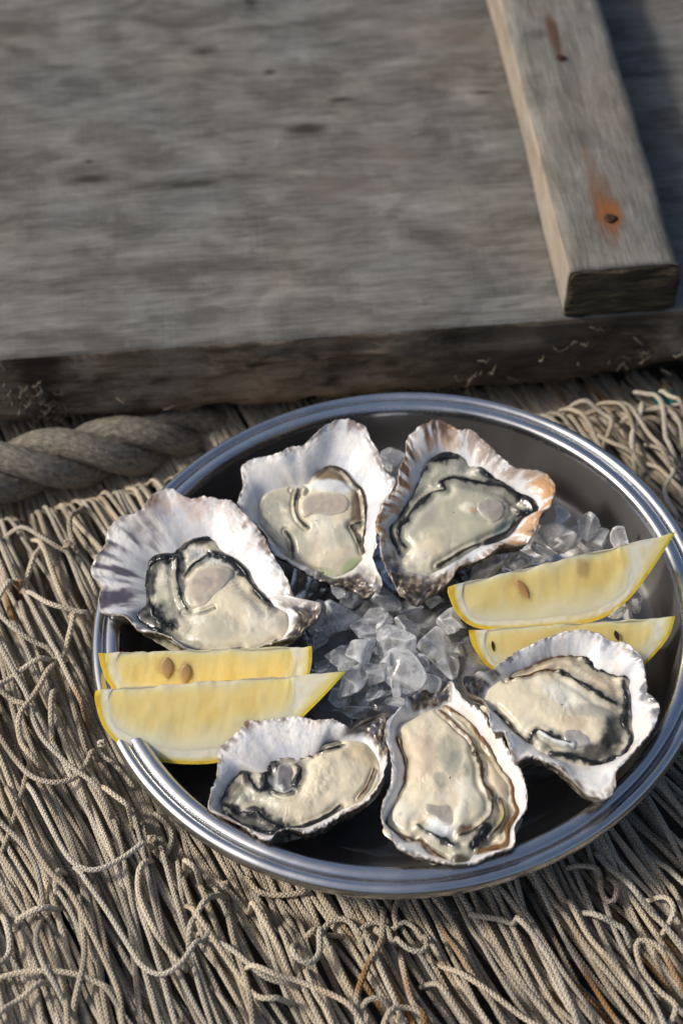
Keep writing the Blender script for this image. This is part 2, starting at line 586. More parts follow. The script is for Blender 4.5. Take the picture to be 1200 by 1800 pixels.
def endgrain():
    m, n, l, p = newmat('batten_end_grain')
    tc = n.new('ShaderNodeTexCoord')
    mp = n.new('ShaderNodeMapping')
    mp.inputs['Rotation'].default_value = (0.35, 0, 0)
    mp.inputs['Scale'].default_value = (60, 45, 330)
    l.new(tc.outputs['Object'], mp.inputs[0])
    t = node(n, 'ShaderNodeTexNoise', Scale=1.0, Detail=6.0, Roughness=0.65, Distortion=0.6)
    l.new(mp.outputs[0], t.inputs['Vector'])
    cr = n.new('ShaderNodeValToRGB')
    e = cr.color_ramp.elements
    e[0].position = 0.38; e[0].color = (0.025, 0.02, 0.012, 1)
    e[1].position = 0.75; e[1].color = (0.34, 0.26, 0.14, 1)
    x = e.new(0.55); x.color = (0.10, 0.08, 0.042, 1)
    l.new(t.outputs['Fac'], cr.inputs[0]); l.new(cr.outputs[0], p.inputs['Base Color'])
    bump(n, l, p, t.outputs['Fac'], 1.0, 0.004)
    setp(p, Roughness=0.9)
    return m
M_TAN = wood_mat('sunlit_batten_side', (0.12, 0.095, 0.07), (0.30, 0.25, 0.20), (0.44, 0.38, 0.31), [], saw=0.05)  # lighter tan paints the sunlight on the batten's left side into its colour
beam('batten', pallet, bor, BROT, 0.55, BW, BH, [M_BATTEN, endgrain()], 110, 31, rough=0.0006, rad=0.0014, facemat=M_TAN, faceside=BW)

# nails: sunk rusty heads
M_NAIL, nn_, nl_, np_ = newmat('rusty_nail')
setp(np_, Base_Color=(0.05, 0.022, 0.01, 1), Roughness=0.8, Metallic=0.3)
def nail(px, r):
    c = pixz(px, WZ + BH)
    V, Fc = [], []
    prof = [(0.0, 0.0002), (r * 0.45, 0.0007), (r * 0.8, 0.0005), (r, -0.0002), (r * 0.9, -0.0008), (r * 0.4, -0.001), (r * 0.4, -0.012), (0.0, -0.014)]
    nseg = 14
    for (a, z) in prof:
        for j in range(nseg):
            t = 2 * math.pi * j / nseg
            rr = a * (1 + 0.1 * math.sin(3 * t + 1))
            V.append((c[0] + rr * math.cos(t), c[1] + rr * math.sin(t), WZ + BH + 0.0008 + z))
    mesh_obj('nail', V, grid_faces(len(prof), nseg), M_NAIL, pallet)
nail((1072, 386), 0.0030)
nail((984, 104), 0.0026)

# ------------------------------------------------------------------ tube builder
def frames(P):
    T = np.gradient(P, axis=0)
    T /= np.maximum(np.linalg.norm(T, axis=1, keepdims=True), 1e-12)
    up = np.array([0, 0, 1.0])
    S = np.cross(T, up)
    bad = np.linalg.norm(S, axis=1) < 1e-3
    S[bad] = np.array([1, 0, 0])
    S /= np.linalg.norm(S, axis=1, keepdims=True)
    N = np.cross(S, T)
    return T, S, N

def tube(P, r, sides=8, squash=1.0, rnoise=None):
    P = np.asarray(P, float)
    T, S, N = frames(P)
    r = np.broadcast_to(r, (len(P),))
    a = np.arange(sides + 1) / sides * 2 * math.pi          # duplicate seam for uv
    ca, sa = np.cos(a), np.sin(a)
    V = P[:, None] + r[:, None, None] * (ca[None, :, None] * S[:, None] + squash * sa[None, :, None] * N[:, None])
    L = np.concatenate([[0], np.cumsum(np.linalg.norm(np.diff(P, axis=0), axis=1))])
    n, m = len(P), sides + 1
    Fc = [(i * m + j, i * m + j + 1, (i + 1) * m + j + 1, (i + 1) * m + j) for i in range(n - 1) for j in range(sides)]
    Fc = [tuple(reversed(f)) for f in Fc]
    Fc.append(tuple(range(sides)))
    Fc.append(tuple(reversed(range((n - 1) * m, (n - 1) * m + sides))))
    return V.reshape(-1, 3), Fc, L, n, m

# fibres stuck to the front face of the board
def fibres():
    m, n, l, p = newmat('dried_weed_fibre')
    setp(p, Base_Color=(0.20, 0.165, 0.12, 1), Roughness=0.8)
    V, Fc = [], []
    spots = [((60, 690), 40, 30, 46), ((1080, 630), 90, 30, 16), ((840, 655), 80, 25, 8), ((300, 700), 200, 20, 4), ((90, 720), 30, 25, 20)]
    nrm = -WP
    for (c, sx, sy, k) in spots:
        for i in range(k):
            q = np.array([c[0] + random.gauss(0, sx * .6), c[1] + random.gauss(0, sy * .5)])
            b = pix(q[None], A0 - WP * 0.0005, WP)[0]
            if b[2] > WZ - 0.003 or b[2] < WZ - 0.038: continue
            ln = random.uniform(0.002, 0.007)
            ang = random.uniform(0, 6.28)
            d1 = WD * math.cos(ang) + np.array([0, 0, 1]) * math.sin(ang)
            d2 = np.cross(d1, nrm)
            cv = random.uniform(-1, 1)
            pts = [b + d1 * ln * t + d2 * cv * ln * t * t + nrm * (0.001 + 0.004 * math.sin(math.pi * t * 0.8) * random.random()) for t in np.linspace(0, 1, 6)]
            v, f, *_ = tube(np.array(pts), np.linspace(1, .35, 6) * random.uniform(0.00022, 0.0006), 4)
            o = len(V)
            V += v.tolist(); Fc += [tuple(i + o for i in g) for g in f]
    o = mesh_obj('weed_fibres', V, Fc, m, pallet)
    tag(o, kind='stuff')
fibres()

# ------------------------------------------------------------------ thick laid rope
def rope():
    a = pixz((-190, 868), -0.031); b = pixz((10, 826), -0.032); c = pixz((150, 799), -0.035); d = pixz((262, 778), -0.041)
    e = pixz((350, 756), -0.054); g = pixz((440, 735), -0.074)
    C = resample(catmull([a, b, c, d, e, g], False, 16), 0.0015)
    root = empty('thick_rope', tuple(C[len(C) // 3]))
    tag(root, 'thick weathered grey three-strand rope lying against the wooden pallet', 'rope')
    T, S, N = frames(C)
    L = np.concatenate([[0], np.cumsum(np.linalg.norm(np.diff(C, axis=0), axis=1))])
    pitch, R, rs = 0.088, 0.0078, 0.0066
    for k in range(3):
        ph = -2 * math.pi * L / pitch + k * 2 * math.pi / 3 + 0.9
        P = C + R * (np.cos(ph)[:, None] * S + np.sin(ph)[:, None] * N)
        v, f, l2, n, m = tube(P, rs, 48)
        av = np.tile(np.arange(m) / (m - 1) * 2 * math.pi, n)
        lv = np.repeat(l2, m)
        ridge = np.abs(np.sin(5 * av + lv * 2 * math.pi / 0.030)) - 0.6
        out_ = v - np.repeat(P, m, 0)
        v = v + out_ * (0.06 * ridge + 0.05 * fbm(np.stack([lv * 500, av * 6], 1), 41 + k, 3))[:, None]
        uv = np.stack([np.repeat(l2 / 0.02, m), np.tile(np.arange(m) / (m - 1), n)], 1)
        mesh_obj('strand', v, f, M_ROPE, root, uvs=uv)
rope()

# ------------------------------------------------------------------ fishing net
NET_Z = -0.026
net = empty('fishing_net', (-0.12, -0.05, -0.07))
tag(net, 'heaped beige braided fishing net under and around the tray', 'fishing net')
TRAY_C = np.array([0.0, 0.0])

def cord(P, r, seed, parent=net, shade=1.0, base=None, name='cord', collect=None):
    P = resample(P, 0.0026)
    # small wander
    s = np.arange(len(P)) * 0.0026
    w = np.stack([fbm(np.stack([s * 22, s * 0 + seed * 3.7], -1), 3, 2), fbm(np.stack([s * 22, s * 0 + seed * 3.7], -1), 4, 2), fbm(np.stack([s * 30, s * 0 + seed * 3.7], -1), 5, 2)], 1)
    P = P + w * np.array([0.0005, 0.0005, 0.0004])
    v, f, L, n, m = tube(P, r, 8, squash=0.9)
    b = np.array(base if base is not None else (0.65, 0.575, 0.45))
    tone = 1 + 0.16 * math.sin(seed * 12.9898)
    warm = 0.08 * math.sin(seed * 4.13)
    C = np.tile(b * shade * tone * np.array([1, 1 - warm * .4, 1 - warm]), (n, 1))
    rust = sstep(0.45, 0.85, fbm(np.stack([L * 26, L * 0 + seed * 7.3], -1), 8, 3))
    rz = sstep(0.1, 0.7, fbm(np.stack([P[:, 0] * 16, P[:, 1] * 16], -1), 77, 2))
    C = mixc(C, (0.42, 0.20, 0.055), 0.9 * rust * rz)
    dirt = sstep(0.2, 0.9, fbm(np.stack([L * 60, L * 0 + seed * 1.3], -1), 9, 3))
    C = C * (1 - 0.3 * dirt[:, None])
    C = np.repeat(C, m, 0)
    uv = np.stack([np.repeat(L / (1.5 * r), m), np.tile(np.arange(m) / (m - 1), n)], 1)
    if collect is not None:
        o = sum(len(q[0]) for q in collect)
        collect.append((v, [tuple(i + o for i in g) for g in f], C, uv))
        return None
    return mesh_obj(name, v, f, M_CORD, parent, colors=C, uvs=uv)

def heave(x, y):
    q = np.stack([np.asarray(x) * 11, np.asarray(y) * 11], -1)
    return 0.006 * fbm(q, 21, 2)

def in_view(P, pad=60):
    d = P - CAM
    zc = -(d @ BACK)
    px = 600 + F * (d @ RIGHT) / zc
    py = 900 - F * (d @ UP) / zc
    return (px > -pad) & (px < 1200 + pad) & (py > 660) & (py < 1800 + pad)

def visible(P):
    v = in_view(P)
    # hidden under the tray
    d = np.linalg.norm(P[:, :2] - np.array([0.0, 0.004]), axis=1)
    return v & (d > 0.108)

RB, RD = pixz((10, 824), -0.031), pixz((310, 764), -0.036)
def tuck(P):
    # cords pass below the rope and the board instead of through them
    yr = RB[1] + (P[:, 0] - RB[0]) * (RD[1] - RB[1]) / (RD[0] - RB[0])
    wr = sstep(-0.030, -0.014, P[:, 1] - yr) * (1 - sstep(RD[0] + 0.01, RD[0] + 0.04, P[:, 0]))
    ww = sstep(-0.025, -0.004, (P - A0) @ WP)
    w = np.maximum(wr, ww)
    P[:, 2] = P[:, 2] * (1 - w) + np.minimum(P[:, 2], -0.048) * w
    return P
ncord = 0
# three layers of cords that run from the upper left to the lower right
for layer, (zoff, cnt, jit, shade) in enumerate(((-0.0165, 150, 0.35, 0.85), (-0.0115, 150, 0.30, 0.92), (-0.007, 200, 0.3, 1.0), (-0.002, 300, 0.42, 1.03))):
    i = np.arange(cnt)
    sp = (i - cnt / 2 + rng.uniform(-.45, .45, cnt)) * (0.56 / cnt) + 0.02
    p = np.stack([sp * 0.93 - 0.13, sp * 0.42 + 0.05], 1) + np.array([-.42, .91]) * (0.25 - rng.uniform(0, .03, cnt))[:, None]
    th0 = rng.normal(0, 0.13, cnt) * jit
    ph = rng.uniform(0, 100, cnt)
    seq = []
    for k in range(74):
        x, y = p[:, 0], p[:, 1]
        base = math.radians(-64) + 0.25 * np.clip((x - 0.02) / 0.14, 0, 1) * np.where(y < 0, 1, .4)
        nz = fbm(np.stack([x * 11, y * 11, x * 0 + layer * 3.3], 1), 31, 2) * 0.17 + vnoise(np.stack([0 * ph + k * 0.17, ph, 0 * ph], 1), 32) * 0.36 * jit
        an = base + th0 + nz
        z = NET_Z + zoff + heave(x, y) + 0.003 * vnoise(np.stack([0 * ph + k * 0.3, ph, 0 * ph + 5], 1), 33)
        seq.append(np.stack([x, y, z], 1))
        p = p + 0.008 * np.stack([np.cos(an), np.sin(an)], 1)
    seq = np.stack(seq, 1)
    deep = [] if layer < 3 else None
    for ii in range(cnt):
        P = seq[ii]
        P = P[P[:, 1] > -0.25]
        vis = visible(P)
        if vis.sum() < 3: continue
        idx = np.where(vis)[0]
        P = P[max(0, idx[0] - 2): idx[-1] + 3]
        wy = (P - A0) @ WP
        P = P[wy < 0.02] if (wy < 0.02).sum() > 4 else P
        if len(P) < 5: continue
        P = tuck(P)
        d = np.linalg.norm(P[:, :2], axis=1)
        P[:, 2] = np.where(d < 0.123, np.minimum(P[:, 2], -0.0325 + 0.058 * P[:, 0]), P[:, 2])
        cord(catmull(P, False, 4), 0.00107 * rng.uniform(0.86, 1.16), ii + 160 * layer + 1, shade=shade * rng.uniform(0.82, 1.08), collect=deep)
        if deep is None: ncord += 1
    if deep:
        o = mesh_obj('under_cords', np.concatenate([q[0] for q in deep]), [g for q in deep for g in q[1]], M_CORD, net, colors=np.concatenate([q[2] for q in deep]), uvs=np.concatenate([q[3] for q in deep]))
        tag(o, kind='stuff')
print('flow cords', ncord)

# individual loops, legs and loose ends lying on top, traced one by one
def crop(ox, oy, s, pts): return [(ox + s * x, oy + s * y) for x, y in pts]
TOP = []
for t in ([(0, 70), (130, 70), (230, 130), (330, 190), (380, 210), (430, 330), (480, 450), (540, 540)],
          [(-60, 60), (0, 170), (50, 290), (90, 380), (110, 400), (170, 500), (250, 660), (300, 760), (340, 830), (420, 1000), (500, 1150), (570, 1290), (650, 1350), (760, 1480)],
          [(110, 400), (180, 300), (230, 200), (250, 100)], [(-40, 560), (0, 500), (60, 430), (110, 400)],
          [(110, 400), (200, 490), (300, 570), (420, 590), (520, 590), (600, 560)],
          [(160, 60), (240, 180), (300, 330), (380, 520), (420, 590), (400, 700), (340, 820)],
          [(-50, 540), (0, 610), (80, 690), (180, 745), (260, 770), (340, 830)],
          [(-60, 1040), (0, 1010), (100, 940), (220, 880), (340, 830)],
          [(340, 830), (260, 960), (170, 1100), (115, 1200), (110, 1290), (150, 1370), (230, 1430)],
          [(-40, 700), (0, 790), (80, 930), (160, 1070), (190, 1190), (250, 1310), (350, 1420), (430, 1500), (560, 1600), (640, 1720)],
          [(-80, 1150), (0, 1280), (80, 1400), (180, 1510), (300, 1550), (420, 1520), (490, 1440), (530, 1360), (580, 1330)],
          [(-60, 990), (0, 1030), (130, 1100), (160, 1110)],
          [(580, 1330), (640, 1500), (720, 1650), (800, 1800)],
          [(110, 480), (150, 640), (210, 760)], [(430, 170), (400, 80), (420, 0), (470, -90)], [(430, 170), (500, 330), (560, 440)],
          [(310, 950), (300, 1050), (290, 1170), (290, 1300)], [(-40, 200), (20, 330), (60, 430)]):
    TOP.append(crop(0, 900, .3055, t))
for t in ([(90, -120), (150, 0), (200, 100), (280, 250), (340, 310), (420, 320), (520, 270), (600, 210), (640, 180)],
          [(400, -60), (460, 0), (560, 70), (640, 160), (740, 250), (830, 330), (950, 360)],
          [(640, 240), (590, 310), (590, 420), (650, 560), (740, 670), (780, 690)],
          [(300, 260), (350, 340), (450, 480), (540, 620), (600, 710), (680, 750), (760, 710), (820, 630), (860, 570)],
          [(-40, 800), (0, 760), (100, 745), (250, 750), (380, 770), (480, 820), (520, 900)],
          [(-40, 1000), (0, 950), (60, 880), (150, 820), (220, 760)],
          [(170, 470), (160, 620), (190, 720), (240, 800), (300, 900)], [(180, 480), (230, 640), (270, 800), (290, 960), (300, 1050)],
          [(330, 380), (350, 560), (350, 720), (310, 860), (290, 980)],
          [(-50, 20), (0, 90), (80, 170), (150, 290), (180, 440)],
          [(20, -80), (60, 20), (110, 120), (150, 230), (220, 340), (300, 420), (400, 600), (500, 820), (520, 960), (560, 1060)],
          [(950, 370), (860, 470), (810, 540), (790, 620)],
          [(830, 520), (870, 580), (970, 640), (1050, 710), (1120, 760), (1200, 775), (1290, 760)],
          [(780, 420), (830, 500), (900, 600), (1000, 740), (1080, 840), (1150, 860), (1230, 840)],
          [(60, 520), (100, 490), (200, 470), (260, 430)], [(640, 0), (700, 60), (715, 110), (690, 180)],
          [(900, 280), (960, 340), (1060, 460), (1160, 620), (1240, 760)], [(-30, 420), (20, 520), (40, 620), (0, 700), (-50, 740)],
          [(220, 420), (235, 330), (270, 280)], [(1040, 280), (1100, 350), (1200, 365), (1300, 350)]):
    TOP.append(crop(0, 1400, .41667, t))
for t in ([(105, 235), (105, 290), (145, 315), (178, 280), (180, 220), (200, 170), (250, 155), (290, 195), (330, 270), (380, 380), (430, 500)],
          [(290, 190), (330, 165), (370, 180), (390, 230), (440, 270), (480, 260), (460, 200), (420, 165), (385, 185)],
          [(110, 240), (180, 205), (265, 205)], [(360, 120), (350, 240), (310, 310), (280, 400), (290, 500)],
          [(290, 500), (300, 420), (350, 405), (400, 440)], [(340, 500), (380, 435), (440, 425), (490, 470)],
          [(600, 150), (650, 160), (700, 170), (740, 200), (820, 310), (880, 420), (930, 520)],
          [(870, 20), (960, 30), (970, 100), (1000, 130), (1015, 90), (990, 40)],
          [(1150, 500), (1180, 430), (1130, 380), (1080, 320), (1068, 255), (1130, 270), (1180, 350), (1230, 420)],
          [(880, 130), (950, 180), (1020, 200), (1060, 250)], [(1080, 115), (1150, 130), (1170, 180), (1140, 215)],
          [(-40, 310), (0, 330), (60, 355), (120, 360), (250, 420), (330, 520)], [(400, 230), (430, 380), (470, 450), (480, 520)],
          [(140, 300), (160, 370), (200, 430), (240, 520)], [(810, 20), (880, 140), (940, 240), (1010, 330), (1100, 450), (1160, 520)],
          [(960, -20), (1040, 90), (1120, 180), (1230, 290)], [(420, 60), (390, 130), (400, 180)], [(460, 330), (520, 370), (600, 470), (660, 520)]):
    TOP.append(crop(450, 1500, .625, t))
for t in ([(660, 800), (760, 830), (850, 880), (860, 940), (800, 1000)], [(800, 800), (920, 860), (970, 950), (970, 1030), (1040, 1090)],
          [(900, 900), (1000, 860), (1100, 855), (1180, 920), (1220, 1020)], [(980, 740), (1080, 800), (1110, 900), (1130, 1000), (1180, 1060)],
          [(700, 850), (820, 950), (930, 1010), (1060, 1060)], [(880, 760), (960, 860), (1060, 960), (1200, 1060)],
          [(1020, 780), (1000, 880), (960, 980), (1000, 1080)], [(620, 820), (740, 900), (840, 1000)], [(1100, 740), (1160, 810), (1220, 850)],
          [(1130, 1010), (1160, 1120), (1120, 1200), (1190, 1300)], [(1000, 1020), (1100, 1110), (1180, 1220), (1240, 1310)], [(1040, 950), (1120, 1060), (1200, 1130)]):
    TOP.append(crop(750, 400, .375, t))
for i, t in enumerate(TOP):
    q = catmull(t, False, 6)
    w = pixz(q, NET_Z + 0.003)
    s = np.linspace(0, 1, len(w))
    arch = 0.0016 * np.sin(s * math.pi * (2 + i % 3) + i) + 0.0008 * (i % 5)
    w[:, 2] += arch + 0.8 * heave(w[:, 0], w[:, 1])
    ee = np.minimum(np.arange(len(w)), np.arange(len(w))[::-1])
    w[:, 2] -= 0.008 * np.clip(1 - ee / 5, 0, 1)
    d = np.linalg.norm(w[:, :2], axis=1)
    w[:, 2] = np.where(d < 0.125, np.minimum(w[:, 2], -0.030 + 0.058 * w[:, 0]), w[:, 2])
    if ncord < 299:
        cord(w, 0.00112 * (0.95 + 0.1 * ((i * 7) % 3) / 2), 400 + i, shade=1.08)
        ncord += 1

# loose bights of netting thrown over the straight runs
k = 0
tries = 0
while k < 14 and ncord < 299 and tries < 900:
    tries += 1
    q0 = np.array([rng.uniform(-60, 1230), rng.uniform(860, 1830)])
    p = pixz(q0, NET_Z + 0.002)[:2]
    loop = tries % 3 == 0
    k += 0
    h0 = math.radians(-64) + rng.normal(0, 0.5 if loop else 0.14)
    kap = rng.normal(0, 26 if loop else 4)
    n = int(rng.integers(14, 28)) if loop else int(rng.integers(24, 60))
    pts = []
    for j in range(n):
        pts.append((p[0], p[1], NET_Z + 0.001 + 0.0012 * math.sin(j * 0.55 + tries) + 0.0006 * (tries % 4)))
        h0 += kap * 0.004 + rng.normal(0, 0.04)
        kap += rng.normal(0, 5 if loop else 2.2) - 0.12 * kap
        p = p + 0.004 * np.array([math.cos(h0), math.sin(h0)])
    P = np.array(pts)
    d = np.linalg.norm(P[:, :2], axis=1)
    if d.min() < 0.121 or visible(P).sum() < 6 or ((P - A0) @ WP).max() > -0.012: continue
    P[:, 2] += 0.8 * heave(P[:, 0], P[:, 1])
    P = tuck(P)
    ee = np.minimum(np.arange(len(P)), np.arange(len(P))[::-1])
    P[:, 2] -= 0.009 * np.clip(1 - ee / 4, 0, 1)
    k += 1
    cord(catmull(P, False, 4), 0.00107 * rng.uniform(0.9, 1.12), 500 + tries, shade=rng.uniform(0.9, 1.12))
    ncord += 1
print('cords', ncord)

# knots where legs of the mesh meet
def knot(px, seed):
    c = pixz(px, NET_Z + 0.0045)
    c[2] += 0.8 * float(heave(c[0], c[1]))
    t = np.linspace(0, 2 * math.pi * 1.35, 26)
    a = seed * 1.7
    P = np.stack([0.0010 * np.cos(t), 0.0016 * np.sin(t), 0.0008 * np.sin(2 * t + 1)], 1)
    P = P @ np.array([[math.cos(a), -math.sin(a), 0], [math.sin(a), math.cos(a), 0], [0, 0, 1]]).T
    cord(c + P, 0.00112, 700 + seed, shade=1.08, name='knot')
for i, q in enumerate(((33, 1022), (104, 1153), (128, 1080), (116, 951), (177, 1306), (267, 1475), (395, 1552), (358, 1640), (80, 1598), (49, 1239))):
    knot(q, i)

# teal net glimpsed in the gaps
teal = empty('teal_net', (-0.12, -0.17, -0.07))
tag(teal, 'teal netting glimpsed through gaps in the beige net', 'netting')
for i, t in enumerate(([(70, 1560), (110, 1640), (150, 1700), (190, 1790)], [(95, 1580), (140, 1650), (175, 1720), (230, 1820)], [(60, 1620), (100, 1720), (130, 1830)], [(130, 1600), (170, 1670), (220, 1750)],
                       [(1150, 690), (1180, 740), (1210, 800)], [(1170, 680), (1200, 740), (1225, 800)])):
    w = pixz(catmull(t, False, 6), NET_Z - 0.014)
    cord(w, 0.0030, 900 + i, teal, 1.0, base=(0.012, 0.10, 0.11))

# ------------------------------------------------------------------ round steel tray
tray = empty('serving_tray', tuple(t2w((0, 0, -0.029))))
tag(tray, 'round stainless steel tray with a double ridged rim holding the oysters', 'tray')
FLOOR = -0.0262
def lathe(name, prof, mat, k=8, seg=200):
    P = catmull(prof, False, k)
    t = np.arange(seg) / seg * 2 * math.pi
    V = np.stack([P[:, 0][:, None] * np.cos(t), P[:, 0][:, None] * np.sin(t), np.repeat(P[:, 1][:, None], seg, 1)], -1).reshape(-1, 3)
    V[:, 2] += 0.00025 * np.sin(2 * np.arctan2(V[:, 1], V[:, 0]) + 1) * (np.hypot(V[:, 0], V[:, 1]) / 0.12)
    return mesh_obj(name, t2w(V), grid_faces(len(P), seg), mat, tray)
lathe('rim', [(.1172, -.0068), (.1189, -.0062), (.1198, -.0042), (.1199, -.0022), (.1191, -.0004), (.1175, .0003), (.1161, -.0001), (.1154, -.0009), (.1150, -.0024), (.1147, -.0024), (.1143, -.0008), (.1135, .0001), (.1116, .0005), (.1100, .0001), (.1089, -.0013), (.1084, -.0032)], M_RIM)
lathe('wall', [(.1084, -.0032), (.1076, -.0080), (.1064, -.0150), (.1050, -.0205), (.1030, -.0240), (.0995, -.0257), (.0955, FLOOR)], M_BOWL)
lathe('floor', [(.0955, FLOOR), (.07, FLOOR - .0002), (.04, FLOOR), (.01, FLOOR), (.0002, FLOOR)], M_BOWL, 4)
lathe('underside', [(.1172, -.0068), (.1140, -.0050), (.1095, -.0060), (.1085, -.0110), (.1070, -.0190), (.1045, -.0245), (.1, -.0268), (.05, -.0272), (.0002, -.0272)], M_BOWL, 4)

# ------------------------------------------------------------------ oysters
CREAM = (0.74, 0.67, 0.50); PALE = (0.80, 0.77, 0.64); GREY = (0.40, 0.395, 0.33); GREEN = (0.50, 0.49, 0.38); DEEP = (0.10, 0.11, 0.09)
WHITE = (0.74, 0.77, 0.78); BEIGE = (0.62, 0.52, 0.37); OLIVE = (0.34, 0.29, 0.15); BLACK = (0.010, 0.012, 0.014); BROWN = (0.10, 0.045, 0.012); DBROWN = (0.035, 0.02, 0.010); TAUPE = (0.20, 0.14, 0.08)
PINK = (0.53, 0.46, 0.38)

def dist_poly(Q, C, reach):
    """distance from points Q (n,2) to polyline C, and the arc length at the nearest point"""
    best = np.full(len(Q), 1e9)
    arc = np.zeros(len(Q))
    m = ((Q > C.min(0) - reach) & (Q < C.max(0) + reach)).all(1)
    if not m.any(): return best, arc
    q = Q[m][:, None, :]
    ab = C[1:] - C[:-1]
    ln2 = np.maximum((ab * ab).sum(1), 1e-9)
    run = np.concatenate([[0], np.cumsum(np.sqrt(ln2))])[:-1]
    r = q - C[None, :-1]
    t = np.clip((r * ab).sum(-1) / ln2, 0, 1)
    d = ((r - t[..., None] * ab) ** 2).sum(-1)
    k = d.argmin(1)
    i = np.arange(len(k))
    best[m] = np.sqrt(d[i, k])
    arc[m] = run[k] + t[i, k] * np.sqrt(ln2[k])
    return best, arc

def polar_r(poly, cen, th):
    d = poly - cen
    a = np.unwrap(np.arctan2(d[:, 1], d[:, 0]))
    if a[-1] < a[0]:
        a, d = -a, d
        sgn = -1
    else: sgn = 1
    a = np.maximum.accumulate(a)
    r = np.linalg.norm(d, axis=1)
    a3 = np.concatenate([a - 2 * math.pi, a, a + 2 * math.pi])
    r3 = np.concatenate([r, r, r])
    q = (sgn * th - a[0]) % (2 * math.pi) + a[0]
    return np.interp(q, a3 + np.arange(len(a3)) * 1e-9, r3)

